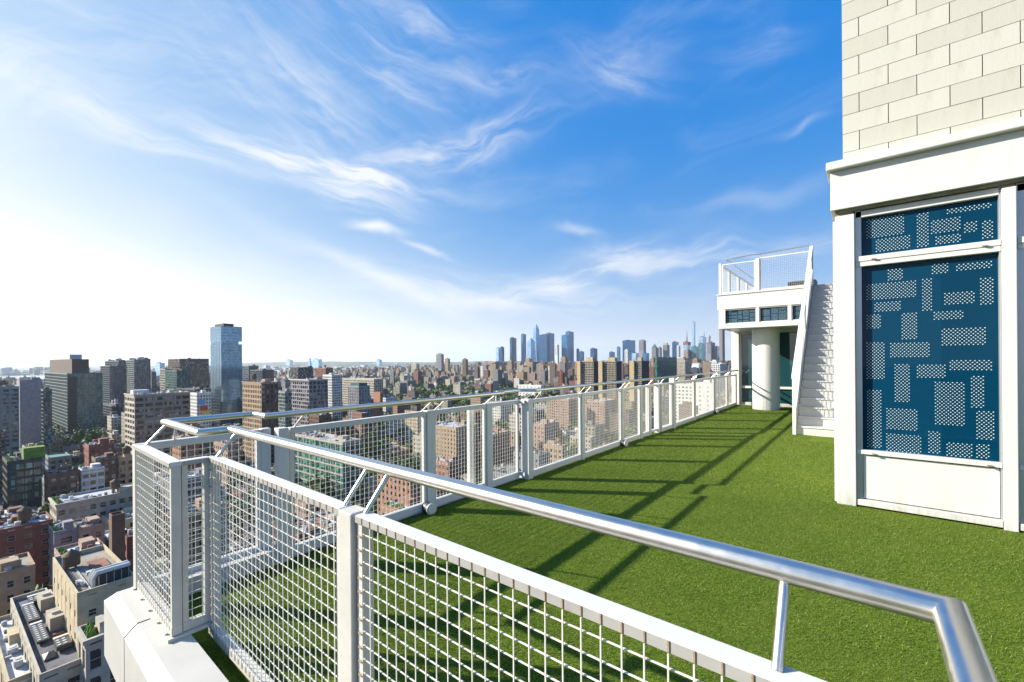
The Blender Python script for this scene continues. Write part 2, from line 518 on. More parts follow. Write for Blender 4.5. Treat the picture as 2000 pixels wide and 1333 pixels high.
def obj(name, me, parent=None, loc=None, kind=None, bevel=0):
    o = bpy.data.objects.new(name, me)
    C.objects.link(o)
    if parent is not None: o.parent = parent
    if loc is not None: o.location = loc
    if kind: o['kind'] = kind
    if bevel:
        b = o.modifiers.new('edge', 'BEVEL'); b.width = bevel; b.segments = 2; b.limit_method = 'ANGLE'
    return o


def thing(name, label, cat, loc=(0, 0, 0), rz=0.0, group=None):
    o = bpy.data.objects.new(name, None)
    o.empty_display_size = 0.2
    C.objects.link(o)
    o.location = loc; o.rotation_euler = (0, 0, rz)
    o['label'] = label; o['category'] = cat
    if group: o['group'] = group
    return o


def tag(o, label, cat, group=None):
    o['label'] = label; o['category'] = cat
    if group: o['group'] = group
    return o


def ngon(cx, cy, r, n=12, ph=0.0):
    return [(cx + r * math.cos(2 * math.pi * i / n + ph), cy + r * math.sin(2 * math.pi * i / n + ph)) for i in range(n)]


# ================================================================== LARGE STRUCTURE
GZ = -88.0
PHI = math.radians(2.6)
CU = np.array([math.cos(PHI), math.sin(PHI)])
CV = np.array([-math.sin(PHI), math.cos(PHI)])


def at(px, w):
    """ground point seen at photo column px, w metres ahead of the camera"""
    r = ray(px, horizon(px))
    return r[:2] * w


def ztop(px, py, w):
    return EYE + ray(px, py)[2] * w


def to_city(p):
    return float(np.dot(p, CU)), float(np.dot(p, CV))


def to_world(a, b):
    return CU * a + CV * b


def project(x, y, z):
    d = np.array([x, y, z - EYE])
    w = float(d @ F)
    if w < 0.1: return None
    return 1000 + FPX * float(d @ R2) / w, 666.5 + SHY - FPX * float(d @ U2) / w, w


# --- ground, river, hills
g = MB()
g.quad((-26000, -6000, GZ), (8000, -6000, GZ), (8000, 26000, GZ), (-26000, 26000, GZ))
g.build('ground', 'asphalt', kind='structure')
mat('far_land', (0.07, 0.10, 0.07), 0.95, var=0.5, vscale=0.004, second=(0.20, 0.19, 0.17), sscale=0.012, slo=0.5, shi=0.62)
near_bank = [(-400, 1500), (0, 1950), (250, 2250), (500, 2900), (640, 3500), (760, 4300), (880, 6000), (960, 9000)]
far_bank = [(1000, 15000), (900, 12000), (800, 7600), (700, 5900), (560, 4900), (400, 4100), (150, 3500), (-400, 2700)]
mat('water', (0.30, 0.36, 0.40), 0.22, var=0.08, vscale=0.01, bump=0.0)
pts = [at(x, w) for x, w in near_bank + far_bank]
r_ = MB(); r_.v = [(p[0], p[1], GZ + 0.4) for p in pts]; r_.f = [tuple(range(len(pts)))]; r_.mi = [0]; r_.fc = [None]
r_.build('river', 'water', kind='structure')
far = MB()
fb = list(reversed(far_bank))
outer = [at(x, w) for x, w in [(-400, 17000), (0, 18000), (400, 20000), (700, 21000), (900, 22000), (1000, 22000)]]
pts = [at(x, w) for x, w in fb] + list(reversed(outer))
far.v = [(p[0], p[1], GZ + 0.9) for p in pts]; far.f = [tuple(range(len(pts)))]; far.mi = [0]; far.fc = [None]
far.build('far_shore', 'far_land', kind='structure')
# wooded ridges beyond the river
hm = MB()
hr = random.Random(5)
for ridge, (w0, hgt) in enumerate([(7400, 0.80), (9000, 1.0)]):
    cols = []
    for i in range(100):
        px = 380 + i * 7.5
        topy = horizon(px) + (6.5 if px < 470 else 2.5) - 1.5 * math.sin(px * 0.013) - hr.random() * 0.9 + ridge * -1.2 + (1 - ridge) * 3.0
        if px > 950: topy += (px - 950) * 0.03
        zt = ztop(px, topy, w0)
        a, b, c = at(px, w0 - 900), at(px, w0), at(px, w0 + 900)
        cols.append(((a[0], a[1], GZ), (b[0], b[1], zt), (c[0], c[1], GZ)))
    for i in range(99):
        hm.quad(cols[i][0], cols[i + 1][0], cols[i + 1][1], cols[i][1])
        hm.quad(cols[i][1], cols[i + 1][1], cols[i + 1][2], cols[i][2])
hm.build('hills', 'far_land', kind='structure')

# --- the roof terrace: coping, slab edge, turf
FX1, FX2, FX3, FX4 = -3.87, -3.77, -3.66, -3.60            # centre lines of the far railing runs
NY = 0.885                                                # centre line of the near railing
terr = thing('host_building', 'white concrete edge of the roof terrace dropping away below the corner railing', 'building', (-3.4, 0.7, 0))
tb = MB()


def L_(x, y, z): return (x + 3.4, y - 0.7, z)


# front (towards the camera side) edge profile along X, left edge profile along Y
prof = [(0.0, 0.12), (-0.165, 0.12), (-0.225, 0.065), (-0.225, -0.30), (-0.11, -0.42), (-0.11, -0.9)]
for (xa, xb) in ((None, -3.342), (-3.328, 4.0)):
    pl, pr = [], []
    for (o_, z_) in prof:
        y_ = 0.76 + o_
        xl = (-3.735 + o_) if xa is None else xa
        pl.append(L_(xl, y_, z_)); pr.append(L_(xb, y_, z_))
    for i in range(len(prof) - 1):
        tb.quad(pl[i + 1], pr[i + 1], pr[i], pl[i])
pl = [L_(-3.735 + o_, 0.76 + o_, z_) for o_, z_ in prof]
pr = [L_(-3.735 + o_, 1.56, z_) for o_, z_ in prof]
for i in range(len(prof) - 1):
    tb.quad(pr[i + 1], pl[i + 1], pl[i], pr[i])
tb.quad(L_(-3.735, 0.76, 0.12), L_(4, 0.76, 0.12), L_(4, 0.76, -0.05), L_(-3.735, 0.76, -0.05))
prof2 = [(0.0, 0.012), (-0.165, 0.012), (-0.225, -0.04), (-0.225, -0.30), (-0.11, -0.42), (-0.11, -0.9)]
pl = [L_(-3.735 + o_, 1.56, z_) for o_, z_ in prof2]
pr = [L_(-3.735 + o_, 19.5, z_) for o_, z_ in prof2]
for i in range(len(prof2) - 1):
    tb.quad(pr[i + 1], pl[i + 1], pl[i], pr[i])
tb.quad(L_(-3.735, 1.56, -0.02), L_(-3.735, 1.56, 0.12), L_(-3.90, 1.56, 0.12), L_(-3.90, 1.56, -0.02))
tb.quad(L_(-3.735, 0.77, -0.02), L_(-3.735, 1.56, -0.02), L_(-3.735, 1.56, 0.12), L_(-3.735, 0.77, 0.12))
tb.build('coping', 'coping', terr)
jn = MB()
for (o0, z0_), (o1, z1_) in zip(prof[:-2], prof[1:-1]):
    jn.quad(L_(-3.343, 0.762 + o1, z1_ - 0.004), L_(-3.327, 0.762 + o1, z1_ - 0.004), L_(-3.327, 0.762 + o0, z0_ - 0.004), L_(-3.343, 0.762 + o0, z0_ - 0.004))
jn.build('joint', 'seam', terr)
bb = MB()
bb.box(*[v for v in (-3.70 + 3.4, 7.4, 0.72 - 0.7 + 0.1, 20.4)], GZ, -0.45)
bb.build('wall', 'cream', terr)
sb = MB()
sb.box(-3.84 + 3.4, 7.4, 0.66 - 0.7, 20.5, -0.62, -0.06)
sb.build('slab', 'coping', terr)

turf = MB()
turf.quad((-3.735, 0.76, 0), (4.0, 0.76, 0), (4.0, 17.25, 0), (-3.735, 17.25, 0))
turf.quad((0.05, -2.5, 0.0), (4.0, -2.5, 0.0), (4.0, 0.76, 0.0), (0.05, 0.76, 0.0))
turf.build('turf_base', 'turf_mat', kind='structure')


def blades():
    rs = np.random.RandomState(3)
    zones = [(-3.74, 1.6, 0.765, 3.2, 22000, 0.0026, 0.011), (-3.74, 2.2, 3.2, 6.3, 10000, 0.0036, 0.014), (-3.74, -0.1, 6.3, 10.5, 4200, 0.0055, 0.019), (-3.74, -0.9, 10.5, 17.2, 2000, 0.008, 0.019)]
    P, Wd, H = [], [], []
    for x0, x1, y0, y1, dens, wd, h in zones:
        n = int((x1 - x0) * (y1 - y0) * dens)
        p = np.stack([rs.uniform(x0, x1, n), rs.uniform(y0, y1, n)], 1)
        # keep what the camera side can see: drop the part hidden behind the tower
        keep = ~((p[:, 0] > -0.25) & (p[:, 1] > 6.15))
        d = p @ F[:2]; s_ = p @ R[:2]
        keep &= (np.abs(s_) < d * 1.35 + 0.5)
        p = p[keep]
        P.append(p); Wd.append(np.full(len(p), wd)); H.append(np.full(len(p), h))
    P = np.concatenate(P); Wd = np.concatenate(Wd); H = np.concatenate(H)
    n = len(P)
    ang = rs.uniform(0, 2 * np.pi, n)
    lean = rs.uniform(0, 2 * np.pi, n)
    hh = H * rs.uniform(0.55, 1.25, n)
    ld = hh * rs.uniform(0.2, 1.1, n)
    v = np.zeros((n, 3, 3), np.float32)
    dx, dy = np.cos(ang) * Wd / 2, np.sin(ang) * Wd / 2
    v[:, 0, 0] = P[:, 0] - dx; v[:, 0, 1] = P[:, 1] - dy
    v[:, 1, 0] = P[:, 0] + dx; v[:, 1, 1] = P[:, 1] + dy
    v[:, 2, 0] = P[:, 0] + np.cos(lean) * ld + 0.004; v[:, 2, 1] = P[:, 1] + np.sin(lean) * ld; v[:, 2, 2] = hh
    me = bpy.data.meshes.new('turf_pile')
    me.vertices.add(n * 3); me.loops.add(n * 3); me.polygons.add(n)
    me.vertices.foreach_set('co', v.ravel())
    me.loops.foreach_set('vertex_index', np.arange(n * 3, dtype=np.int32))
    me.polygons.foreach_set('loop_start', np.arange(0, n * 3, 3, dtype=np.int32))
    me.polygons.foreach_set('loop_total', np.full(n, 3, np.int32))
    me.update(calc_edges=True)
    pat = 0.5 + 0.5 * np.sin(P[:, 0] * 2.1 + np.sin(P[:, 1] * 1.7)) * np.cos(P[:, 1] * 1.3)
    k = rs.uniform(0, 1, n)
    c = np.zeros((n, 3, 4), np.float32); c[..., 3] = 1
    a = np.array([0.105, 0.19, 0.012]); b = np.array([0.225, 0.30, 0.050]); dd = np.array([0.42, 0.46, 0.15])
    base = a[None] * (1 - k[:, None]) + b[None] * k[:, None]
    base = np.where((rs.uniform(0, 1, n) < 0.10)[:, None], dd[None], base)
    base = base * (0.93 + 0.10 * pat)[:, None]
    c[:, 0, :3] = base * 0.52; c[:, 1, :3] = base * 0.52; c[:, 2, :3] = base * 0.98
    at_ = me.color_attributes.new('Col', 'FLOAT_COLOR', 'CORNER')
    at_.data.foreach_set('color', c.ravel())
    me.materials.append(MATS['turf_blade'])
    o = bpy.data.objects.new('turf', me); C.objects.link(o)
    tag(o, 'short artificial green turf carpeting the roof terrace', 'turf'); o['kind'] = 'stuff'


blades()


# ================================================================== RAILINGS
WIRE = 0.0042
PITCH = 0.049
ZB, ZT = 0.05, 1.10


def wires(mb, axis, lo, hi, c, z0, z1, out, thick=WIRE):
    """welded mesh in the plane <other axis> = c, uprights on the outer side"""
    h = thick / 2
    n = int((hi - lo) / PITCH)
    st = (hi - lo - (n - 1) * PITCH) / 2 + lo
    for i in range(n):
        q = st + i * PITCH
        if axis == 'x': mb.box(q - h, q + h, c - h + out * 0.003, c + h + out * 0.003, z0, z1, bottom=False)
        else: mb.box(c - h + out * 0.003, c + h + out * 0.003, q - h, q + h, z0, z1, bottom=False)
    m = int((z1 - z0) / PITCH)
    zs = z0 + (z1 - z0 - (m - 1) * PITCH) / 2
    for i in range(m):
        z = zs + i * PITCH
        if axis == 'x': mb.box(lo, hi, c - h - out * 0.0031, c + h - out * 0.0031, z - h, z + h, bottom=True)
        else: mb.box(c - h - out * 0.0031, c + h - out * 0.0031, lo, hi, z - h, z + h, bottom=True)


def frame_panel(root, axis, lo, hi, c, out, o, bh=0.05, dep=0.05, bar=0.035, paint='white_paint', z0=ZB, z1=ZT, mesh_paint='white_mesh', topw=0.06):
    """one mesh panel: top bar, bottom bar, two stiles, welded wire mesh on the outer side; o = root origin"""
    ox, oy = o
    def bx(mb, a0, a1, b0, b1, za, zb):
        if axis == 'x': mb.box(a0 - ox, a1 - ox, b0 - oy, b1 - oy, za, zb)
        else: mb.box(b0 - ox, b1 - ox, a0 - oy, a1 - oy, za, zb)
    h = dep / 2
    bh = 0.026 if paint == 'white_paint_worn' else bh
    tp = MB(); bx(tp, lo, hi, c - topw / 2, c + topw / 2, z1 - bh, z1); tp.build('top_bar', 'white_paint', root, bevel=0.003)
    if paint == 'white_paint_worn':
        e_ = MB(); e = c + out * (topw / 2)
        bx(e_, lo, hi, min(e, e + out * 0.002), max(e, e + out * 0.002), z1 - bh, z1 - 0.003); e_.build('shade_strip', 'shaded_paint', root)  # thin strip added to paint shade onto the bar's outer face
    zl = 0.02 if (z0 == ZB and paint == 'white_paint') else z0
    bt = MB(); bx(bt, lo, hi, c - h, c + h, zl, z0 + 0.05); bt.build('bottom_bar', paint, root, bevel=0.003)
    for q in (lo, hi - bar):
        sm = MB(); bx(sm, q, q + bar, c - h + 0.002, c + h - 0.002, z0 + 0.05, z1 - bh); sm.build('stile', paint, root, bevel=0.002)
    w = MB()
    cc = c + out * (h + (0.0 if paint == 'white_paint_worn' else 0.004))
    th = 0.0032 if paint == 'white_paint_worn' else 0.0030
    if axis == 'x': wires(w, 'x', lo + 0.012 - ox, hi - 0.012 - ox, cc - oy, z0 + 0.025, z1 - bh - 0.004, out, th)
    else: wires(w, 'y', lo + 0.012 - oy, hi - 0.012 - oy, cc - ox, z0 + 0.025, z1 - bh - 0.004, out, th)
    w.build('wire_mesh', mesh_paint, root)


def post(root, x, y, o, w=0.085, d=0.085, z0=0.0, z1=ZT + 0.004, paint='white_paint'):
    p = MB(); p.box(x - w / 2 - o[0], x + w / 2 - o[0], y - d / 2 - o[1], y + d / 2 - o[1], z0, z1)
    return p.build('post', paint, root, bevel=0.005)


# near railing, seen from outside
o = (-1.5, NY)
near = thing('near_railing', 'white wire mesh railing in the foreground, from the corner down to the bottom edge', 'railing', (o[0], o[1], 0))
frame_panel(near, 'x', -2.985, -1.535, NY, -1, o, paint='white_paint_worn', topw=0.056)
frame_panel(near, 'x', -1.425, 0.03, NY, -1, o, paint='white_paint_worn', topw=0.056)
post(near, -1.48, NY - 0.002, o, 0.088, 0.075, 0.0, ZT + 0.002, 'white_paint_worn')
post(near, 0.075, NY, o, 0.08, 0.08, 0.0, ZT, 'white_paint_worn')
# rust-stained weld stubs where wires meet the frame
wd1 = MB().box(-0.010, 0.010, -0.003, 0.003, -0.003, 0.002).build('weld', 'weld', data_only=True)
wd2 = MB().box(-0.0017, 0.0017, -0.001, 0.001, -0.012, 0.011).build('weld', 'weld', data_only=True)
for i in range(20):
    z = 0.10 + i * PITCH
    for x in (-2.945, -1.395):
        obj('weld', wd1, near, (x - o[0], NY - 0.031 - o[1], z))
for i in range(60):
    x = -2.95 + i * PITCH
    if -1.55 < x < -1.40: continue
    obj('weld', wd2, near, (x - o[0], NY - 0.031 - o[1], 1.087))

# corner bay that steps out over the coping
o = (-3.4, 0.70)
cr = thing('corner_railing', 'white wire mesh corner bay of the railing standing out over the white coping', 'railing', (o[0], o[1], 0))
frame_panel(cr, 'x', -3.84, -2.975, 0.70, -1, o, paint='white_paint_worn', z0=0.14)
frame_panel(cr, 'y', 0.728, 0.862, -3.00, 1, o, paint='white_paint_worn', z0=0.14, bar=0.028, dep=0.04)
p = post(cr, -3.835, 0.705, o, 0.075, 0.07, 0.12, ZT + 0.002, 'white_paint_worn')
post(cr, -2.995, 0.872, o, 0.04, 0.03, 0.06, ZT, 'white_paint_worn')
sh = MB(); sh.box(-3.86 - o[0], -2.96 - o[0], 0.655 - o[1], 0.745 - o[1], 0.121, 0.138); sh.box(-3.04 - o[0], -2.96 - o[0], 0.745 - o[1], 0.86 - o[1], 0.121, 0.138)
sh.build('base_plate', 'white_paint_worn', cr)
frame_panel(cr, 'y', 0.74, 1.475, FX1, -1, o, paint='white_paint', z0=0.10)
post(cr, FX1, 1.51, o, 0.07, 0.07)

# far railing, second run
o = (FX2, 3.0)
f2 = thing('far_railing', 'white mesh railing run along the far left edge, with the nearest round deck light', 'railing', (o[0], o[1], 0))
post(f2, FX2, 1.60, o, 0.09, 0.08, 0, ZT + 0.006)
frame_panel(f2, 'y', 1.66, 3.115, FX2, -1, o)
post(f2, FX2, 3.165, o, 0.075, 0.09)
frame_panel(f2, 'y', 3.215, 4.085, FX2, -1, o)
post(f2, FX2, 4.13, o, 0.075, 0.08)
post(f2, FX2 - 0.19, 4.02, o, 0.05, 0.09, 0.04, 1.04)
frame_panel(f2, 'y', 4.175, 4.76, FX2, -1, o)
j = MB(); j.box(FX2 - 0.02 - o[0], FX3 - o[0], 4.765 - o[1], 4.80 - o[1], 1.05, 1.096); j.box(FX2 - 0.02 - o[0], FX3 - o[0], 4.765 - o[1], 4.80 - o[1], 0.05, 0.1)
j.build('return_bar', 'white_paint', f2)
# third run
o = (FX3, 7.0)
f3 = thing('far_railing', 'white wire mesh railing run between the square corner post and the double posts farther on', 'railing', (o[0], o[1], 0))
post(f3, FX3 - 0.015, 4.85, o, 0.13, 0.10, 0, ZT + 0.01)
ys = [4.91, 6.28, 7.80, 8.70, 9.22]
for a, b in ((4.91, 6.275), (6.365, 7.795), (7.885, 8.695), (8.785, 9.18)):
    frame_panel(f3, 'y', a, b, FX3, -1, o)
for y in (6.32, 7.84, 8.74): post(f3, FX3, y, o, 0.075, 0.08)
post(f3, FX3 - 0.02, 9.24, o, 0.10, 0.09, 0, ZT + 0.006)
post(f3, FX3, 9.68, o, 0.11, 0.10, 0, ZT + 0.006)
j = MB(); j.box(FX3 - 0.02 - o[0], FX3 + 0.02 - o[0], 9.29 - o[1], 9.63 - o[1], 1.05, 1.096); j.box(FX3 - 0.02 - o[0], FX3 + 0.02 - o[0], 9.29 - o[1], 9.63 - o[1], 0.05, 0.1)
j.build('return_bar', 'white_paint', f3)
# fourth run
o = (FX4, 13.0)
f4 = thing('far_railing', 'white wire mesh railing run farthest off, ending at the glazed pavilion', 'railing', (o[0], o[1], 0))
post(f4, FX4, 10.52, o, 0.12, 0.12, 0, 1.24)
for a, b in ((9.74, 10.45), (10.59, 12.14), (12.24, 14.11), (14.21, 15.75), (15.85, 17.0)):
    frame_panel(f4, 'y', a, b, FX4, -1, o)
for y in (12.19, 14.16, 15.80, 17.03): post(f4, FX4, y, o, 0.075, 0.08)

bolt_me = MB().prism(ngon(0, 0, 0.008, 6), 0, 0.009).build('bolt', 'aluminium', data_only=True)
for x in (-3.80, -3.60, -3.40, -3.20, -3.03):
    obj('bolt', bolt_me, cr, (x + 3.4, 0.664 - 0.70, 0.138))
# handrail: stainless pipe on slanting brackets
RZ, RR = 1.237, 0.0235
RY = 0.992
hr_ = thing('handrail', 'brushed steel handrail tube in the foreground, wrapping round the corner of the railing', 'handrail', (-1.5, RY, 0))
lp = lambda x, y, z=RZ: (x + 1.5, y - RY, z)
pts = [lp(0.104, -1.8), lp(0.104, RY), lp(-3.055, RY), lp(-3.055, 0.835), lp(-3.80, 0.835), lp(-3.80, 1.405), lp(-3.575, 1.405), lp(-3.575, 4.22)]
mb = MB(); mb.tube(pts, RR, 20); mb.build('rail', 'stainless_steel', hr_, smooth=True)


def bracket(root, a, b, r=0.0085):
    m_ = MB(); m_.tube([a, b], r, 12)
    return m_.build('bracket', 'stainless_steel', root, smooth=True)


for x in (-0.125, -1.412, -1.553, -2.95):
    bracket(hr_, lp(x, NY + 0.005, 1.098), lp(x, RY, RZ - 0.012), 0.0095)
bracket(hr_, lp(-3.76, 0.72, 1.098), lp(-3.76, 0.835, RZ - 0.01))
bracket(hr_, lp(FX1, 0.90, 1.098), lp(-3.80, 0.90, RZ - 0.01))
for y in (1.70, 3.06, 3.25, 4.08):
    bracket(hr_, lp(FX2 + 0.005, y, 1.098), lp(-3.575, y, RZ - 0.012))
h2 = thing('handrail', 'thin steel handrail on the far railing, running on to the pavilion corner', 'handrail', (-3.54, 9, 0))
lp2 = lambda x, y, z=RZ: (x + 3.54, y - 9, z)
mb = MB(); mb.tube([lp2(-3.70, 4.24), lp2(-3.70, 4.72), lp2(-3.53, 4.86), lp2(-3.50, 16.9)], RR, 16); mb.build('rail', 'stainless_steel', h2, smooth=True)
for y in (5.0, 6.22, 6.42, 7.74, 7.94, 9.1, 9.8, 10.75, 12.1, 12.3, 14.05, 14.27, 15.7, 15.9, 16.9):
    bracket(h2, lp2(FX3 + 0.02, y, 1.098), lp2(-3.52, y, RZ - 0.012), 0.0065)

# round deck lights at the feet of posts
def deck_light(x, y, z, label):
    tl = thing('deck_light', label, 'light', (x, y, 0), 0, 'round lights at the feet of the railing posts')
    b = MB(); b.tube([(-0.10, 0, z), (0.015, -0.01, z)], 0.058, 20); b.build('housing', 'dark_metal', tl, smooth=True)
    c = MB(); c.tube([(0.016, -0.0102, z), (0.028, -0.0115, z)], 0.064, 24); c.tube([(0.0282, -0.0115, z), (0.036, -0.012, z)], 0.05, 24); c.build('lens', 'white_paint', tl, smooth=True)


deck_light(-3.66, 3.10, 0.055, 'round white deck light at the foot of the nearest far post')
deck_light(-3.56, 7.78, 0.055, 'round deck light at a middle post, well before the double posts')
deck_light(-3.50, 14.10, 0.05, 'small round deck light at a post close to the pavilion')

# ================================================================== TOWER ON THE RIGHT
TY = 6.15
tw = thing('stair_tower', 'cream block tower with a white cornice and blue dotted glass at the right', 'building', (2.0, 8.0, 0))
T = lambda x: x - 2.0
Q = lambda y: y - 8.0
b = MB(); b.box(T(-0.19), T(4.2), Q(6.21), Q(10.9), 3.84, 9.5); b.build('wall_core', 'mortar', tw)
# cream blocks
bk = {}
brs = random.Random(2)
row = 0
z = 3.962 - 0.209 * 0 - 0.209
ztops = []
zc = 3.9618 + 0.0
rows = []
zz = 3.852
first_h = 3.9618 - zz
BH = 0.2089
rows.append((zz, 3.9618))
while rows[-1][1] < 7.4: rows.append((rows[-1][1], rows[-1][1] + BH))
k0 = 0
for i, (za, zb) in enumerate(rows):
    off = (-0.192 + 0.150) if i % 2 == 1 else (-0.192 + 0.395)
    xs = [-0.192] + [off + j * 0.4695 for j in range(10)]
    for j in range(len(xs) - 1):
        xa, xb = xs[j], xs[j + 1]
        if xa > 2.4: break
        key = (round(xb - xa, 3), round(zb - za, 3), brs.randint(0, 2))
        if key not in bk:
            m_ = MB(); g_ = 0.0035
            m_.box(g_, key[0] - g_, 0, 0.03, g_ * 0.8, key[1] - g_ * 0.8)
            bk[key] = m_.build('block', 'block_b' if key[2] == 2 else 'block', data_only=True)
        ob = obj('block', bk[key], tw, (T(xa), Q(6.187) + brs.uniform(0, 0.002), za))
b = MB()
# cornice lip, its sloping top, and fascia
b.box(T(-0.335), T(4.2), Q(6.02), Q(6.5), 3.745, 3.835)
b.build('cornice', 'white_panel', tw, bevel=0.01)
b = MB(); b.box(T(-0.30), T(4.2), Q(6.10), Q(10.8), 3.312, 3.745); b.build('fascia', 'white_panel', tw, bevel=0.004)
b = MB(); b.quad((T(-0.33), Q(6.03), 3.8352), (T(4.2), Q(6.03), 3.8352), (T(4.2), Q(6.2), 3.875), (T(-0.33), Q(6.2), 3.875)); b.build('flashing', 'white_panel', tw)
b = MB(); b.box(T(-0.26), T(4.2), Q(6.14), Q(6.5), 3.285, 3.3118); b.build('drip_edge', 'grime', tw)


def glazed_bay(root, x0, full=True, zlo=0.63, pw=1.03):
    """one bay: recessed frame, two printed blue panes with a rail between, white panel and sill below"""
    x1 = x0 + pw
    f_ = MB()
    yf = TY + 0.045
    for a_, b_, za, zb in ((x0 - 0.055, x0, 0.03, 3.283), (x1, x1 + 0.012, 0.03, 3.283)):
        f_.box(T(a_), T(b_), Q(yf), Q(yf + 0.12), za, zb)
    f_.build('jamb', 'aluminium', root)
    for za, zb, yy in ((3.205, 3.275, yf), (2.715, 2.772, yf - 0.02), (2.660, 2.712, yf - 0.012), (0.585, 0.632, yf - 0.015), (0.02, 0.085, yf - 0.035)):
        r1 = MB(); r1.box(T(x0 - 0.052), T(x1 + 0.010), Q(yy), Q(yf + 0.12), za, zb); r1.build('rail', 'white_panel', root, bevel=0.004)
    p1 = MB(); p1.box(T(x0), T(x1), Q(yf + 0.05), Q(yf + 0.06), 2.76, 3.215); p1.build('pane', 'pane_blue', root)
    p2 = MB(); p2.box(T(x0), T(x1), Q(yf + 0.05), Q(yf + 0.06), 0.62, 2.67); p2.build('pane', 'pane_blue', root)
    p3 = MB(); p3.box(T(x0 + 0.004), T(x1 - 0.004), Q(yf + 0.012), Q(yf + 0.06), 0.096, 0.572); p3.build('spandrel_panel', 'white_panel', root)
    p4 = MB(); p4.box(T(x0), T(x1), Q(yf + 0.03), Q(yf + 0.062), 0.084, 0.586); p4.build('panel_joint', 'seam', root)


def catch(root, x, z):
    m_ = MB(); m_.box(T(x - 0.018), T(x + 0.018), Q(TY + 0.004), Q(TY + 0.035), z, z + 0.008)
    m_.build('window_catch', 'weld', root)


for x_, z_ in ((0.06, 0.597), (0.92, 0.597), (0.07, 2.722), (0.90, 2.722)): catch(tw, x_, z_)
LOW = [(0.195, 0.307, 2.49, 2.597), (0.54, 0.651, 2.516, 2.618), (0.718, 0.964, 2.525, 2.595), (0.015, 0.421, 2.295, 2.467), (0.466, 0.539, 2.141, 2.47), (0.883, 0.96, 2.169, 2.431), (0.63, 0.841, 2.191, 2.3), (0.082, 0.288, 2.16, 2.26), (0.551, 0.762, 2.041, 2.115), (0.013, 0.126, 1.978, 2.121), (0.304, 0.413, 1.849, 2.12), (0.609, 0.917, 1.775, 1.939), (0.011, 0.157, 1.421, 1.821), (0.21, 0.515, 1.659, 1.803), (0.665, 0.956, 1.524, 1.627), (0.244, 0.354, 1.181, 1.584), (0.421, 0.63, 1.443, 1.584), (0.815, 0.891, 1.153, 1.456), (0.555, 0.763, 0.964, 1.404), (0.013, 0.126, 0.665, 1.296), (0.175, 0.42, 0.882, 1.096), (0.85, 0.961, 0.844, 1.124), (0.172, 0.443, 0.643, 0.823), (0.504, 0.584, 0.663, 0.89), (0.638, 0.819, 0.652, 0.789), (0.848, 0.941, 0.659, 0.796)]
UPP = [(0.019, 0.321, 2.976, 3.178), (0.097, 0.376, 2.815, 2.941), (0.429, 0.508, 2.811, 3.153), (0.536, 0.745, 2.931, 3.069), (0.569, 0.744, 2.815, 2.889), (0.654, 0.963, 3.112, 3.153), (0.776, 0.854, 2.898, 2.992), (0.899, 0.963, 2.817, 2.98)]


def dots(mb, rects, dx, dz, y, r=0.0058, sx=0.0315, sz=0.0178, seg=6):
    for (x0, x1, z0, z1) in rects:
        nr = max(2, int((z1 - z0) / sz))
        nc = max(1, int((x1 - x0) / sx))
        for i in range(nr + 1):
            for j in range(nc + 1):
                x = x0 + j * sx + (sx / 2 if i % 2 else 0)
                if x > x1 + 0.004: continue
                z = z0 + i * sz
                n = len(mb.v)
                mb.v += [(dx + x + r * math.cos(a), y, dz + z + r * 0.85 * math.sin(a)) for a in [2 * math.pi * q / seg for q in range(seg)]]
                mb.f.append(tuple(n + q for q in range(seg))); mb.mi.append(0); mb.fc.append(None)


glazed_bay(tw, -0.032)
glazed_bay(tw, 1.165)
for k_ in range(2):
    for rc in UPP + LOW:
        d = MB(); dots(d, [rc], T(k_ * 1.197), 0, Q(TY + 0.045 + 0.0485)); d.build('dot_print', 'dot_print', tw)['kind'] = 'stuff'
for x0, x1 in ((-0.262, -0.09), (1.012, 1.105), (2.20, 2.30)):
    c = MB(); c.box(T(x0), T(x1), Q(TY), Q(TY + 0.2), 0.0, 3.25); c.build('column', 'white_panel', tw, bevel=0.006)
c = MB(); c.box(T(-0.285), T(-0.2622), Q(TY + 0.02), Q(TY + 0.2), 0.02, 3.20); c.build('column_flange', 'white_panel', tw)
for x0, x1 in ((-0.255, -0.10), (1.015, 1.10)):
    c = MB(); c.box(T(x0), T(x1), Q(TY + 0.03), Q(TY + 0.15), 3.25, 3.285); c.build('column_head', 'grime', tw)
c = MB(); c.box(T(-0.26), T(4.2), Q(TY + 0.25), Q(10.8), 0.0, 3.3); c.build('inner_wall', 'white_panel', tw)

# ================================================================== PAVILION AND STAIR
PY = 15.3
pv = thing('pavilion', 'low white roof pavilion with blue clerestory windows on a round column', 'building', (-2, 17, 0))
T2 = lambda x: x + 2.0
Q2 = lambda y: y - 17.0
b = MB(); b.box(T2(-3.76), T2(1.5), Q2(PY), Q2(22), 3.245, 3.71); b.build('fascia', 'white_panel', pv, bevel=0.01)
b = MB(); b.box(T2(-3.79), T2(1.5), Q2(PY - 0.03), Q2(22), 3.7105, 3.745); b.build('coping', 'white_panel', pv)
b = MB(); b.box(T2(-3.72), T2(1.5), Q2(PY - 0.02), Q2(22), 2.62, 2.77); b.build('ledge', 'white_panel', pv, bevel=0.01)
b = MB(); b.box(T2(-3.70), T2(1.5), Q2(PY + 0.12), Q2(21.9), 2.771, 3.243); b.build('core', 'white_panel', pv)
xs = [(-3.52, -2.66), (-2.53, -1.81), (-1.68, -0.96), (-0.83, -0.1)]
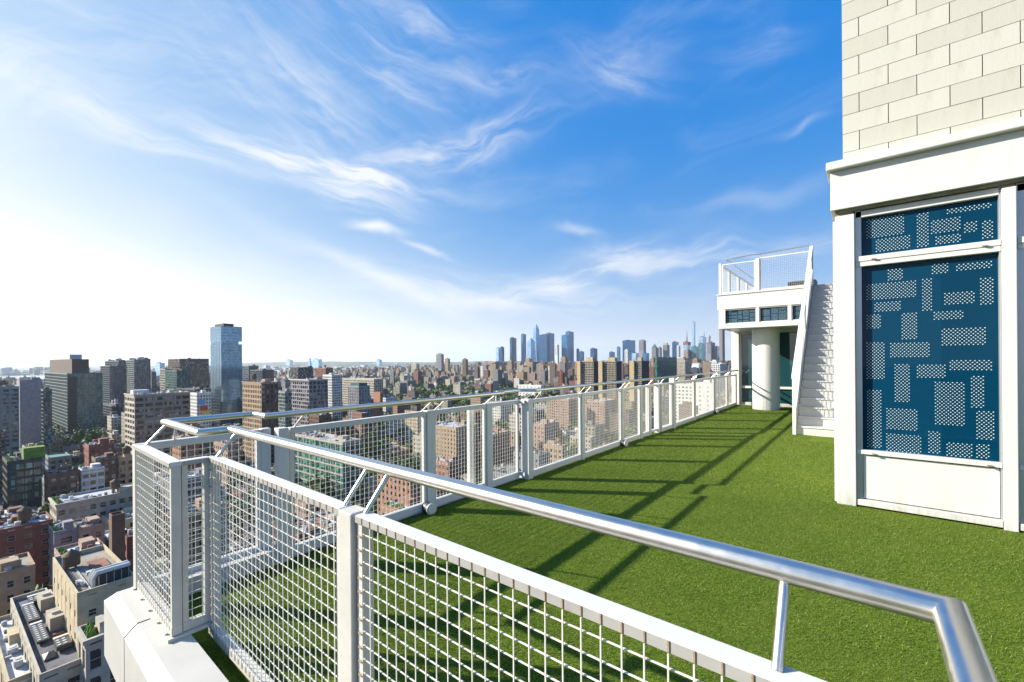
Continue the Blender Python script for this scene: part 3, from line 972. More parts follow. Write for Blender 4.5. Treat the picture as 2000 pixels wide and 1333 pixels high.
for i, (a, b2) in enumerate(xs):
    p = MB(); p.box(T2(a), T2(b2), Q2(PY + 0.07), Q2(PY + 0.11), 2.80, 3.215); p.build('pane', 'pane_blue', pv)
    f_ = MB()
    f_.box(T2(a - 0.03), T2(a), Q2(PY + 0.03), Q2(PY + 0.115), 2.775, 3.24)
    f_.box(T2(b2), T2(b2 + 0.03), Q2(PY + 0.03), Q2(PY + 0.115), 2.775, 3.24)
    f_.box(T2(a), T2(b2), Q2(PY + 0.03), Q2(PY + 0.115), 3.215, 3.24)
    f_.box(T2(a), T2(b2), Q2(PY + 0.03), Q2(PY + 0.115), 2.775, 2.80)
    f_.build('window_frame', 'white_panel', pv)
    d = MB(); rr = random.Random(i + 4)
    rects = []
    x = a + 0.04
    while x < b2 - 0.12:
        w_ = rr.choice([0.1, 0.16, 0.22]); w_ = min(w_, b2 - 0.03 - x)
        zz = 2.82
        while zz < 3.16:
            h_ = rr.choice([0.07, 0.12, 0.18]); h_ = min(h_, 3.2 - zz)
            rects.append((x, x + w_, zz, zz + h_)); zz += h_ + 0.03
        x += w_ + 0.035
    dots(d, rects, 2.0, 0, Q2(PY + 0.068), r=0.006, seg=4)
    d.build('dot_print', 'dot_print', pv)['kind'] = 'stuff'
for x in (-3.62, -2.595, -1.745, -0.895):
    c = MB(); w_ = 0.10 if x < -3.5 else 0.035
    c.box(T2(x - w_), T2(x + w_), Q2(PY), Q2(PY + 0.11), 2.771, 3.244); c.build('mullion', 'white_panel', pv, bevel=0.004)
c = MB(); c.prism(ngon(T2(-2.53), Q2(16.22), 0.39, 48), 0.0, 2.62); c.build('column', 'white_panel', pv, smooth=True)
c = MB(); c.box(T2(-3.78), T2(-3.53), Q2(17.25), Q2(17.5), 0, 2.62); c.build('column', 'white_panel', pv, bevel=0.01)
c = MB(); c.box(T2(-3.52), T2(1.5), Q2(17.42), Q2(17.46), 0.08, 2.62); c.build('glass_wall', 'pane_teal', pv)
for z0, z1 in ((0.0, 0.10), (0.60, 0.68), (2.54, 2.62)):
    c = MB(); c.box(T2(-3.52), T2(1.5), Q2(17.36), Q2(17.41), z0, z1); c.build('transom', 'white_panel', pv)
for x in (-3.5, -2.6, -1.75, -0.9):
    c = MB(); c.box(T2(x - 0.03), T2(x + 0.03), Q2(17.355), Q2(17.412), 0.1, 2.54); c.build('mullion', 'white_panel', pv)
# roof railing of the pavilion
o = (-2.4, 15.4)
rr_ = thing('roof_railing', 'white mesh railing round the roof of the pavilion', 'railing', (o[0], o[1], 0))
frame_panel(rr_, 'x', -3.62, -2.66, 15.36, -1, o, bh=0.03, topw=0.04, z0=3.75, z1=4.72)
frame_panel(rr_, 'x', -2.54, -1.22, 15.36, -1, o, bh=0.03, topw=0.04, z0=3.75, z1=4.78)
post(rr_, -3.68, 15.36, o, 0.07, 0.07, 3.746, 4.76); post(rr_, -2.6, 15.36, o, 0.11, 0.10, 3.746, 4.76)
yy = 15.45
for dy in (1.1, 1.4, 1.5, 1.5):
    frame_panel(rr_, 'y', yy, yy + dy - 0.1, -3.66, -1, o, z0=3.75, z1=4.72)
    post(rr_, -3.66, yy + dy - 0.05, o, 0.08, 0.08, 3.746, 4.74); yy += dy
h3 = thing('roof_handrail', 'dark thin handrail above the pavilion roof railing', 'handrail', (-2.4, 15.5, 0))
m_ = MB(); q = lambda x, y, z=4.90: (x + 2.4, y - 15.5, z)
m_.tube([q(-1.25, 15.46, 4.96), q(-2.65, 15.46, 4.90), q(-2.75, 15.38, 4.90), q(-3.5, 15.38, 4.86), q(-3.5, 20.9, 4.86)], 0.02, 10); m_.build('rail', 'stainless_steel', h3, smooth=True)
for x in (-1.4, -2.5, -3.4): bracket(h3, q(x, 15.37, 4.74), q(x, 15.45, 4.88))
v_ = thing('roof_vent', 'small dark roof vent behind the mesh on the pavilion roof', 'vent', (-1.55, 16.6, 3.745))
m_ = MB(); m_.box(-0.35, 0.35, -0.3, 0.3, 0.0, 0.12); m_.build('curb', 'dark_metal', v_)
for i in range(4):
    m_ = MB(); m_.box(-0.37, 0.37, -0.32, 0.32, 0.135 + i * 0.055, 0.165 + i * 0.055); m_.build('louvre', 'dark_metal', v_)
m_ = MB(); m_.box(-0.3, 0.3, -0.25, 0.25, 0.12, 0.33); m_.build('core', 'seam', v_)

# outside stair
SX0, SX1 = -1.17, 0.15
stt = thing('outdoor_stair', 'white outdoor stair climbing to the pavilion roof behind the tower', 'stair', (-0.6, 11.2, 0))
NR = 20
rise, run = 3.75 / NR, 4.2 / NR
for i in range(NR):
    s_ = MB(); y0 = i * run
    s_.box(SX0 + 0.6, SX1 + 0.6, y0 + 0.02, y0 + run + 0.03, i * rise, (i + 1) * rise - 0.03, bottom=False)
    s_.build('riser', 'white_panel', stt)
    s_ = MB(); s_.box(SX0 + 0.6, SX1 + 0.6, y0, y0 + run + 0.03, (i + 1) * rise - 0.03, (i + 1) * rise); s_.build('tread', 'white_panel', stt, bevel=0.004)
s_ = MB(); s_.box(SX0 + 0.6, SX1 + 0.6, NR * run + 0.035, NR * run + 1.2, 3.5, 3.75); s_.build('landing', 'white_panel', stt)


def slope_quad(mb, x0, x1, y0, z0a, z0b, y1, z1a, z1b):
    """bar of sloping bottom z0a->z1a and sloping top z0b->z1b"""
    n = len(mb.v)
    mb.v += [(x0, y0, z0a), (x1, y0, z0a), (x1, y1, z1a), (x0, y1, z1a), (x0, y0, z0b), (x1, y0, z0b), (x1, y1, z1b), (x0, y1, z1b)]
    for q_ in [(4, 5, 6, 7), (0, 1, 5, 4), (1, 2, 6, 5), (2, 3, 7, 6), (3, 0, 4, 7), (0, 3, 2, 1)]:
        mb.f.append(tuple(n + k for k in q_)); mb.mi.append(0); mb.fc.append(None)


XA, XB = SX0 + 0.6 - 0.07, SX0 + 0.6 - 0.01
s_ = MB(); slope_quad(s_, XA, XB, 0.0, 0.0, 0.52, 4.2, 3.62, 4.27); s_.build('stringer', 'white_paint', stt)
s_ = MB(); slope_quad(s_, XA - 0.02, XB, 0.0, 1.20, 1.27, 4.2, 4.84, 4.92); s_.build('handrail', 'white_paint', stt)
for y, za, zb in ((-0.06, 0.0, 1.24), (4.2, 3.6, 4.93), (2.1, 2.0, 3.0)):
    s_ = MB(); s_.box(XA - 0.002, XB + 0.002, y, y + 0.06, za, zb); s_.build('post', 'white_paint', stt)
s_ = MB()
for i in range(86):
    y = 0.02 + i * PITCH; f_ = y / 4.2
    s_.box(XA + 0.02, XA + 0.026, y, y + 0.006, 0.30 + f_ * 3.64, 1.2 + f_ * 3.64, bottom=False)
for i in range(18):
    f_ = 0.33 + i * PITCH
    slope_quad(s_, XA + 0.027, XA + 0.033, 0.0, f_, f_ + 0.006, 4.2, f_ + 3.64, f_ + 3.646)
s_.build('wire_mesh', 'white_mesh', stt)

# ================================================================== THE CITY
HEROES = []          # footprints in the city frame that the filler keeps clear of: a0, a1, b0, b1, front reach


def facade(wall, gl, side, L, D, z0, z1, bay, fh, pier, span, m_pier=0, dep=0.35, win=None):
    """piers and spandrels standing proud of recessed glazing on the front (y=0) or right (x=L) wall"""
    run_ = L if side == 'f' else D
    n = max(1, int(round(run_ / bay))); bw = run_ / n
    pw = bw * pier
    nf = max(1, int((z1 - z0) / fh))
    sh_ = fh * span
    for i in range(n + 1):
        c = i * bw
        a, b = max(0, c - pw / 2), min(run_, c + pw / 2)
        if side == 'f': wall.box(a, b, 0, dep, z0, z1, m_pier, bottom=False)
        else: wall.box(L - dep, L, a if i else dep + 0.01, b, z0, z1, m_pier, bottom=False)
    for j in range(nf + 1):
        zt = z1 - j * fh
        zb = zt - sh_
        if zb < z0: break
        if side == 'f': wall.box(0.02, L - 0.02, 0.04, dep, zb, zt, m_pier)
        else: wall.box(L - dep, L - 0.04, 0.05, D - 0.02, zb, zt, m_pier)
        if win is not None and j < nf:
            for i in range(n):
                ww = bw - pw
                win.append((side, i * bw + pw / 2, ww, zb - (fh - sh_), fh - sh_))
    if side == 'f': gl.quad((0.02, dep - 0.05, z0), (L - 0.02, dep - 0.05, z0), (L - 0.02, dep - 0.05, z1 - 0.02), (0.02, dep - 0.05, z1 - 0.02))
    else: gl.quad((L - dep + 0.05, 0.02, z0), (L - dep + 0.05, D - 0.02, z0), (L - dep + 0.05, D - 0.02, z1 - 0.02), (L - dep + 0.05, 0.02, z1 - 0.02))


WINDOW_CACHE = {}


def window_mesh(w, h, frame='white_wall', pane='win_dark'):
    key = (round(w, 1), round(h, 1), frame, pane)
    if key not in WINDOW_CACHE:
        w, h = key[0], key[1]
        m_ = MB(); f_ = 0.09
        m_.box(0, w, -0.02, 0.0, 0, f_); m_.box(0, w, -0.02, 0, h - f_, h); m_.box(0, f_, -0.021, 0, f_, h - f_); m_.box(w - f_, w, -0.021, 0, f_, h - f_)
        m_.box(f_, w - f_, -0.018, 0, h * 0.5 - 0.04, h * 0.5 + 0.04)
        m_.quad((f_, -0.004, f_), (w - f_, -0.004, f_), (w - f_, -0.004, h - f_), (f_, -0.004, h - f_), 1)
        WINDOW_CACHE[key] = m_.build('window', [frame, pane], data_only=True)
    return WINDOW_CACHE[key]


def water_tank(root, x, y, z, r=1.9, h=3.6):
    m_ = MB()
    for k in range(4):
        a = math.pi / 4 + k * math.pi / 2
        m_.box(x + r * 0.6 * math.cos(a) - 0.12, x + r * 0.6 * math.cos(a) + 0.12, y + r * 0.6 * math.sin(a) - 0.12, y + r * 0.6 * math.sin(a) + 0.12, z, z + 2.4)
    m_.prism(ngon(x, y, r, 14), z + 2.4, z + 2.4 + h)
    m_.cone(ngon(x, y, r * 1.12, 14), z + 2.4 + h, (x, y, z + 2.4 + h + 1.4))
    m_.build('water_tank', 'wood', root)


def roof_clutter(root, L, D, z, r, dens=1.0, wallmat='brick_tan', garden=0.0, tank=0.3, rich=False):
    m_ = MB()
    w, d = min(L * 0.5, r.uniform(3.5, 6)), min(D * 0.4, r.uniform(3, 6))
    x, y = r.uniform(0.8, max(0.9, L - w - 0.8)), r.uniform(D * 0.35, max(D * 0.4, D - d - 0.8))
    m_.box(x, x + w, y, y + d, z, z + r.uniform(2.4, 3.4)); m_.box(x - 0.2, x + w + 0.2, y - 0.2, y + d + 0.2, z + 3.4, z + 3.6) if r.random() < 0 else None
    m_.build('bulkhead', wallmat, root)
    n = int(dens * L * D / (11 if rich else 30)) + 3
    for i in range(min(n, 34 if rich else 8)):
        x, y = r.uniform(0.8, L - 2.4), r.uniform(0.8, D - 2.4)
        k = r.random()
        m_ = MB()
        if k < 0.4:
            a, b, c = r.uniform(0.8, 2.4), r.uniform(0.8, 1.8), r.uniform(0.7, 1.5)
            m_.box(x, x + a, y, y + b, z + 0.2, z + 0.2 + c); m_.prism(ngon(x + a / 2, y + b / 2, min(a, b) * 0.36, 10), z + 0.2 + c, z + 0.32 + c)
            m_.build('air_conditioner', 'metal_unit', root)
        elif k < 0.55:
            m_.box(x, x + 1.3, y, y + 2.0, z, z + 0.35); m_.cone([(x, y), (x + 1.3, y), (x + 1.3, y + 2), (x, y + 2)], z + 0.35, (x + 0.65, y + 1, z + 0.85)); m_.build('skylight', 'win_teal', root)
        elif k < 0.75:
            m_.box(x, x + 0.6, y, y + 1.1, z, z + r.uniform(1.2, 2.4)); m_.build('chimney', r.choice(['brick_red', 'brick_tan', 'limestone']), root)
        elif k < 0.88:
            q_ = r.uniform(2, min(8, D * 0.5)); m_.box(x, x + 0.5, max(0.5, y - q_), y, z + 0.3, z + 0.8); m_.build('duct', 'metal_unit', root)
        else:
            m_.prism(ngon(x, y, 0.22, 8), z, z + 1.3); m_.prism(ngon(x, y, 0.42, 8), z + 1.3, z + 1.6); m_.build('vent_pipe', 'metal_unit', root)
    if r.random() < tank: water_tank(root, r.uniform(2.5, max(2.6, L - 2.5)), r.uniform(D * 0.5, max(D * 0.55, D - 2.5)), z)
    if r.random() < garden:
        m_ = MB()
        for i in range(26):
            x, y, q_ = r.uniform(0.7, L - 1.2), r.uniform(0.6, 2.6), r.uniform(0.3, 0.75)
            m_.cone(ngon(x, y, q_, 6), z + 0.2, (x + r.uniform(-.3, .3), y, z + 0.5 + q_ * r.uniform(1.2, 2.6)))
            m_.cone(ngon(x, y, q_ * 1.1, 5, 1), z + 0.5, (x + r.uniform(-.3, .3), y, z + 0.3 + q_ * 1.4))
        g_ = m_.build('roof_plants', 'roof_garden', root); g_['kind'] = 'stuff'


def building(name, label, a0, a1, b0, b1, z1, wallm, glm='win_dark', roofm='roof_silver', bay=3.2, fh=3.5, pier=0.4, span=0.45, z0=GZ,
             seed=1, cat='building', group=None, near=False, cornice=0.0, parapet=1.0, clutter=1.0, tank=0.3, garden=0.0, blank=(), rightm=None, corn_m=None, frame='white_wall', rich=False, dep=0.35):
    L, D = a1 - a0, b1 - b0
    p = to_world(a0, b0)
    root = thing(name, label, cat, (p[0], p[1], 0), PHI, group)
    r = random.Random(seed)
    wall, gl = MB(), MB()
    wins = [] if near else None
    for side in ('f', 'r'):
        if side in blank:
            if side == 'f': wall.quad((0, 0.0, z0), (L, 0, z0), (L, 0, z1), (0, 0, z1))
            else: wall.quad((L, 0, z0), (L, D, z0), (L, D, z1), (L, 0, z1), 1 if rightm else 0)
        else:
            facade(wall, gl, side, L, D, max(z0, z1 - 75) if not near else max(z0, z1 - 30), z1, bay, fh, pier, span, 1 if (side == 'r' and rightm) else 0, dep, wins)
            zb = max(z0, z1 - 75) if not near else max(z0, z1 - 30)
            if zb > z0 + 0.5:
                if side == 'f': wall.quad((0, 0.02, z0), (L, 0.02, z0), (L, 0.02, zb), (0, 0.02, zb))
                else: wall.quad((L - 0.02, 0, z0), (L - 0.02, D, z0), (L - 0.02, D, zb), (L - 0.02, 0, zb))
    wall.quad((0, D, z0), (0, 0.0, z0), (0, 0.0, z1), (0, D, z1))
    wall.quad((L, D, z0), (0, D, z0), (0, D, z1), (L, D, z1))
    # parapet
    t_ = 0.3
    if parapet > 0:
        for (x0, x1, y0, y1) in ((0, L, 0, t_), (0, L, D - t_, D), (0, t_, t_, D - t_), (L - t_, L, t_, D - t_)):
            wall.box(x0, x1, y0, y1, z1, z1 + parapet)
    wall.build('wall', [wallm, rightm] if rightm else wallm, root)
    if gl.v: gl.build('glazing', glm, root)
    rf = MB(); rf.box(0.01, L - 0.01, 0.01, D - 0.01, z1 - 0.3, z1 + 0.06, bottom=False); rf.build('roof', roofm, root)
    if cornice > 0:
        cm = MB(); c_ = cornice
        cm.box(-c_, L + c_, -c_, 0.0 - 0.002, z1 + parapet * 0.3, z1 + parapet + 0.05); cm.box(L + 0.002, L + c_, 0, D, z1 + parapet * 0.3, z1 + parapet + 0.05)
        cm.box(-c_ * 0.4, L + c_ * 0.4, -c_ * 0.4, -0.003, z1 - 0.5, z1 + parapet * 0.29)
        cm.build('cornice', corn_m or wallm, root)
    if wins:
        for k, (side, q_, ww, zb, hh) in enumerate(wins[:150]):
            me = window_mesh(ww, hh, frame, glm)
            ob = obj('window', me, root)
            if side == 'f': ob.location = (q_, dep - 0.06, zb)
            else: ob.location = (L - dep + 0.06, q_, zb); ob.rotation_euler = (0, 0, math.pi / 2)
    if clutter > 0: roof_clutter(root, L, D, z1 + 0.06, r, clutter, wallm, garden, tank, rich)
    HEROES.append((a0, a1, b0, b1))
    return root


def solve(P, d, px):
    """distance along d from P (city frame, both 2-D world vectors) to the sight line through column px"""
    r = ray(px, horizon(px))[:2]
    A = np.array([[d[0], -r[0]], [d[1], -r[1]]])
    s = np.linalg.solve(A, -np.array(P))
    return s[0]


def footprint(pl, pc, pr, w):
    P = at(pc, w)
    la = solve(P, -CU, pl) if pl is not None else 20
    lb = solve(P, CV, pr) if pr is not None else 20
    a, b = to_city(P)
    return a - la, a, b, b + lb


def row(name, label, pl, pr, py, z, wallm, la=12, **k):
    """house whose long street wall runs away to the right; its far roof corner shows at (pr, py)"""
    w = (EYE - z) * FPX / (py - horizon(pr))
    P = at(pr, w)
    r_ = ray(pl, horizon(pl))[:2]
    A = np.array([[-CV[0], -r_[0]], [-CV[1], -r_[1]]])
    s_ = np.linalg.solve(A, -P)
    ln = s_[0] if 0 < s_[0] < 120 and s_[1] > 0 else 90
    a, b = to_city(P)
    return building(name, label, a - la, a, b - ln, b, z, wallm, **k), (a - la, a, b - ln, b, z)


def hero(name, label, pl, pc, pr, ty, w, wallm, **k):
    a0, a1, b0, b1 = footprint(pl, pc, pr, w)
    if 'maxd' in k: b1 = min(b1, b0 + k.pop('maxd'))
    if 'maxl' in k: a0 = max(a0, a1 - k.pop('maxl'))
    z = ztop(pc, ty, w)
    return building(name, label, a0, a1, b0, b1, z, wallm, **k), (a0, a1, b0, b1, z)


# ---- towers at the left
h, fp = hero('apartment_tower', 'dark green glass apartment tower with a brown crown at the far left', 87, 131, 200, 731, 470, 'mullion_grey', glm='win_green', roofm='roof_grey', bay=5.2, fh=3.6, pier=0.16, span=0.2, seed=3, tank=0, parapet=0.6)
a0, a1, b0, b1, z = fp
c = MB(); c.box(3, a1 - a0 - 2, 4, (b1 - b0) * 0.62, z, ztop(131, 702, 475)); c.build('crown', 'crown_brown', h)
c = MB(); c.box(4.5, (a1 - a0) * 0.72, 8, 18, ztop(131, 702, 475), ztop(120, 692, 480)); c.build('bulkhead', 'metal_unit', h)
L = a1 - a0; D = b1 - b0
c = MB(); c.box(L + 0.02, L + 0.9, D * 0.02, D * 0.26, GZ, z - 3); c.build('bay', 'crown_brown', h)
for i in range(20):
    c = MB(); c.box(L + 0.9, L + 1.9, D * 0.03, D * 0.22, z - 6 - i * 3.1, z - 5.1 - i * 3.1); c.build('balcony', 'crown_brown', h)
for i, (pl, pc, pr, ty, w, wm, gm, lab) in enumerate([
    (196, 214, 244, 716, 700, 'slate', 'win_blue', 'blue-grey glass tower just right of the dark green tower'),
    (205, 232, 262, 706, 790, 'slate', 'win_teal', 'stepped glass tower, second from the dark green tower'),
    (246, 262, 290, 704, 760, 'grey_wall', 'win_teal', 'glass tower with a ragged roof rig, third from the dark green tower'),
    (264, 279, 294, 702, 800, 'brick_brown', 'win_dark', 'brown topped tower right of the ragged roof rig'),
    (286, 296, 305, 727, 900, 'lavender', 'win_blue', 'narrow grey block in the gap before the wide brown block'),
    (200, 226, 240, 796, 560, 'slate', 'win_blue', 'low blue glass block at the foot of the blue-grey towers'),
    (312, 322, 334, 722, 620, 'limestone', 'win_dark', 'tall beige ribbed block at the corner of the wide brown block'),
    (322, 345, 372, 725, 590, 'green_metal', 'win_teal', 'teal glass block in front of the wide brown block'),
    (328, 351, 408, 702, 680, 'brick_brown', 'win_dark', 'wide dark brown glass block left of the tall glass hotel'),
    (345, 380, 412, 762, 480, 'dark_wall', 'win_dark', 'dark low block in front of the wide brown block')]):
    r_, f_ = hero('office_tower', lab, pl, pc, pr, ty, w, wm, glm=gm, roofm='roof_grey', bay=3.4, fh=3.5, pier=0.16, span=0.26, seed=20 + i, tank=0, parapet=0.8)
    if i in (1, 2):
        for q_ in range(5):
            c = MB(); x_ = rnd.uniform(1, f_[1] - f_[0] - 5); y_ = rnd.uniform(1, (f_[3] - f_[2]) * 0.7); z_ = f_[4] + rnd.uniform(2.5, 6)
            c.box(x_, x_ + rnd.uniform(3, 7), y_, y_ + rnd.uniform(3, 9), f_[4], z_); c.build('roof_plant', 'metal_unit', r_)
# tall glass hotel
a0, a1, b0, b1 = footprint(411, 432, 473, 520)
z = ztop(432, 637, 520)
p = to_world(a0, b0)
ht = thing('glass_hotel', 'tall blue glass hotel tower standing above the skyline at the left', 'building', (p[0], p[1], 0), PHI)
L, D = a1 - a0, b1 - b0
c = MB(); c.box(0, L, 0.0, D, GZ, z - 21.5); c.box(2.0, L, 0, D - 4.0, z - 21.5, z - 18); c.box(0, L, 0, D, z - 18, z); c.build('curtain_wall', 'tower_glass', ht)
c = MB(); c.box(3, L - 3, 4, D - 8, z, z + 3.4); c.build('crown', 'dark_wall', ht)
c = MB(); c.box(L * 0.3, L * 0.3 + 0.6, 8, D * 0.7, z + 3.4, z + 4.2); c.box(L * 0.4, L * 0.4 + 0.5, 10, 10.5, z + 3.4, z + 6.5); c.build('roof_rig', 'metal_unit', ht)
for i in range(36):
    zz = z - 21.5 - i * 3.6
    c = MB(); c.box(-0.12, L + 0.12, -0.12, D + 0.1, zz - 0.25, zz); c.build('floor_band', 'slate', ht)
for i in range(5):
    zz = z - 0.3 - i * 3.6
    c = MB(); c.box(-0.12, L + 0.12, -0.12, D + 0.1, zz - 0.25, zz); c.build('floor_band', 'slate', ht)
c = MB()
for i in range(1, 12): c.box(L + 0.02, L + 0.16, D * i / 12 - 0.1, D * i / 12 + 0.1, GZ, z - 18.6)
for i in range(1, 7): c.box(L * i / 7 - 0.1, L * i / 7 + 0.1, -0.16, -0.02, GZ, z - 18.6)
c.build('mullions', 'slate', ht)['kind'] = 'stuff'
HEROES.append((a0, a1, b0, b1))

specs = [
    # name, label, pl, pc, pr, top, w, wall, kwargs
    ('loft_building', 'beige loft building with a sunlit narrow end, left of the handrail corner', 243, 262, 371, 774, 300, 'limestone', dict(rightm='beige', bay=5.6, fh=3.9, pier=0.2, span=0.42, near=False, cornice=0.5, seed=31, rich=True)),  # pale end, darker long wall: sun and shade put into the wall colours
    ('office_block', 'pale ornate block with a coloured mural, behind the end of the beige loft building', 371, 384, 412, 770, 430, 'white_wall', dict(bay=2.6, fh=3.4, pier=0.45, span=0.45, seed=32)),
    ('brick_block', 'brown brick loft block with an arcade of windows right of the glass hotel', 473, 510, 543, 750, 330, 'brick_tan', dict(rightm='brick_brown', bay=2.9, fh=3.8, pier=0.4, span=0.36, seed=33, cornice=0.4)),
    ('office_block', 'grey gridded block with a glazed top floor behind the brown brick loft block', 541, 556, 569, 767, 420, 'grey_wall', dict(bay=3.4, fh=3.4, pier=0.18, span=0.3, glm='win_teal', seed=34)),
    ('loft_building', 'greyish pink loft building with a heavy white cornice in the left middle distance', 567, 603, 640, 744, 430, 'lavender', dict(bay=4.2, fh=4.0, pier=0.22, span=0.34, cornice=1.1, corn_m='white_wall', seed=35)),
    ('office_block', 'low black office block on the horizon right of the glass hotel', 566, 582, 612, 719, 820, 'dark_wall', dict(bay=5, fh=4, pier=0.1, span=0.2, seed=36, tank=0)),
    ('office_block', 'dark blue stepped office block directly right of the glass hotel', 473, 486, 505, 716, 800, 'slate', dict(glm='win_blue', bay=5, fh=4, pier=0.12, span=0.3, seed=37, tank=0)),
    ('office_block', 'long dark low block behind the brown brick loft block', 488, 512, 535, 724, 760, 'dark_wall', dict(glm='win_blue', bay=5, fh=4, pier=0.12, span=0.3, seed=38, tank=0)),
    ('office_block', 'white gridded block behind the pink loft building', 630, 648, 668, 734, 560, 'white_wall', dict(bay=2.8, fh=3.4, pier=0.3, span=0.4, seed=39)),
    ('brick_block', 'small red brick block with roof trees beside the white gridded block', 615, 636, 650, 720, 900, 'brick_red', dict(seed=40)),
    ('apartment_block', 'lavender grey apartment block with a dark penthouse in the left middle distance', 679, 700, 722, 756, 470, 'lavender', dict(glm='win_teal', bay=3.4, fh=3.2, pier=0.5, span=0.3, seed=41)),
    ('office_block', 'long tan gridded block behind the lavender grey apartment block', 665, 730, 748, 742, 620, 'limestone', dict(bay=2.9, fh=3.5, pier=0.35, span=0.42, seed=42)),
    ('brick_block', 'small bright orange brick wing right of the lavender apartment block', 729, 742, 747, 768, 520, 'brick_orange', dict(blank=('f',), seed=43, clutter=0)),
    # seen through the railing mesh
    ('glass_office', 'green glass office block with pale floor bands, seen through the near railing', 575, 668, 705, 868, 232, 'concrete', dict(glm='win_green', bay=4.5, fh=4.1, pier=0.05, span=0.18, seed=44, rich=True, tank=0)),
    ('brick_block', 'orange brick flats below the railing, left of the post with the round light', 735, 800, 822, 938, 205, 'brick_orange', dict(bay=3.2, fh=3.2, pier=0.6, span=0.5, seed=45, roofm='roof_tan')),
    ('apartment_slab', 'tan brick apartment slab with rows of small windows seen through the railing', 838, 890, 934, 838, 300, 'brick_tan', dict(bay=2.8, fh=2.9, pier=0.62, span=0.5, seed=46, tank=1)),
    ('brick_block', 'orange-brown brick block right of the tan apartment slab', 938, 962, 996, 852, 300, 'brick_orange', dict(bay=3, fh=3.1, pier=0.6, span=0.5, seed=47)),
    ('brick_block', 'pink brick block seen through the mesh right of the square corner post', 1034, 1062, 1084, 832, 320, 'pink_brick', dict(bay=3, fh=3.1, pier=0.62, span=0.5, seed=48)),
    ('apartment_slab', 'pinkish apartment slab under the nearest gridded tower', 1080, 1110, 1130, 782, 480, 'pink_brick', dict(bay=2.9, fh=2.9, pier=0.5, span=0.5, seed=49)),
    ('apartment_slab', 'second pinkish apartment slab, between the first two gridded towers', 1146, 1180, 1205, 786, 470, 'pink_brick', dict(bay=2.9, fh=2.9, pier=0.5, span=0.5, seed=50)),
    ('white_block', 'white gridded institutional block behind the last railing run', 1316, 1352, 1358, 752, 480, 'white_wall', dict(bay=4.4, fh=4.0, pier=0.5, span=0.55, seed=51)),
    ('white_block', 'white nearly blank block at the far end of the railing', 1359, 1390, 1394, 750, 440, 'white_wall', dict(bay=9, fh=4.6, pier=0.86, span=0.62, seed=52)),
    ('white_block', 'low white penthouse block above the handrail, left of the gridded towers', 1012, 1056, 1062, 754, 900, 'white_wall', dict(bay=9, fh=4.6, pier=0.7, span=0.6, seed=53, z0=GZ)),
    ('glass_office', 'dark green glass block right of the third gridded tower', 1278, 1283, 1322, 699, 900, 'green_metal', dict(glm='win_green', bay=4, fh=4, pier=0.12, span=0.3, seed=54, tank=0)),
    ('brick_block', 'pale brick block with cornice left of the pavilion, near the skyline', 1322, 1338, 1352, 706, 1250, 'limestone', dict(bay=4, fh=4, seed=55)),
    ('brick_block', 'white corniced block right beside the pavilion, near the skyline', 1388, 1406, 1420, 712, 900, 'white_wall', dict(bay=4, fh=4, seed=56)),
]
for nm, lab, pl, pc, pr, ty, w, wm, kw in specs:
    r_, f_ = hero(nm, lab, pl, pc, pr, ty, w, wm, **kw)
    if 'mural' in lab:
        for k, (m_, z_) in enumerate((('mural_blue', -6), ('mural_red', -12), ('mural_yellow', -16))):
            c = MB(); c.box(f_[1] - f_[0] + 0.05, f_[1] - f_[0] + 0.2, 1 + k * 1.5, 7 + k * 2, f_[4] + z_ - 5, f_[4] + z_); c.build('mural', m_, r_)
    if 'dark penthouse' in lab:
        c = MB(); c.box(2, f_[1] - f_[0] - 2, 2, f_[3] - f_[2] - 2, f_[4], f_[4] + 4); c.build('penthouse', 'green_metal', r_)
    if 'sunlit narrow end' in lab:
        c = MB(); c.box(1, 8, 3, 12, f_[4], f_[4] + 3.2); c.build('penthouse', 'white_wall', r_)

# ---- the three gridded towers
for i, (pl, pm, pr, p2, ty, w) in enumerate([(1127, 1133, 1159, 1168, 706, 560), (1168, 1176, 1203, 1214, 706, 600), (1229, 1238, 1253, 1268, 705, 640)]):
    zt = ztop(pm, ty, w)
    # sunlit shear wall (its end faces the sun), gridded front, dark recessed side
    A = at(pl, w); a_, b_ = to_city(A)
    wl = solve(A, CU, pm); wg = solve(to_world(a_ + wl, b_ + 3), CU, pr)
    B = to_world(a_ + wl + wg, b_ + 3); dd = solve(B, CV, p2)
    dd = min(max(dd, 14), 60)
    root = thing('gridded_tower', ['leftmost of three concrete gridded towers with a sunlit yellow end wall', 'middle of three concrete gridded towers with a sunlit yellow end wall', 'rightmost of three concrete gridded towers, set apart from the other two'][i], 'building', (A[0], A[1], 0), PHI, 'three concrete gridded towers')
    c = MB(); c.box(0, wl, 0, 26, GZ, zt); c.build('end_wall', 'yellow_stone', root)
    wa, gl = MB(), MB()
    facade(wa, gl, 'f', wg, 10, zt - 88, zt, 2.1, 3.0, 0.22, 0.25, 0, 0.9)
    wb = wa.build('concrete_grid', 'concrete', root, loc=(wl, 3, 0)); gl.build('glazing', 'win_dark', root, loc=(wl, 3, 0))
    c = MB(); c.box(wl, wl + wg - 0.05, 4, dd + 3, GZ, zt - 0.3); c.build('core', 'dark_wall', root)
    c = MB(); c.box(wl + wg * 0.25, wl + wg * 0.8, 8, 16, zt - 0.3, zt + 5); c.build('bulkhead', 'yellow_stone', root)
    HEROES.append((a_, a_ + wl + wg, b_, b_ + 26))

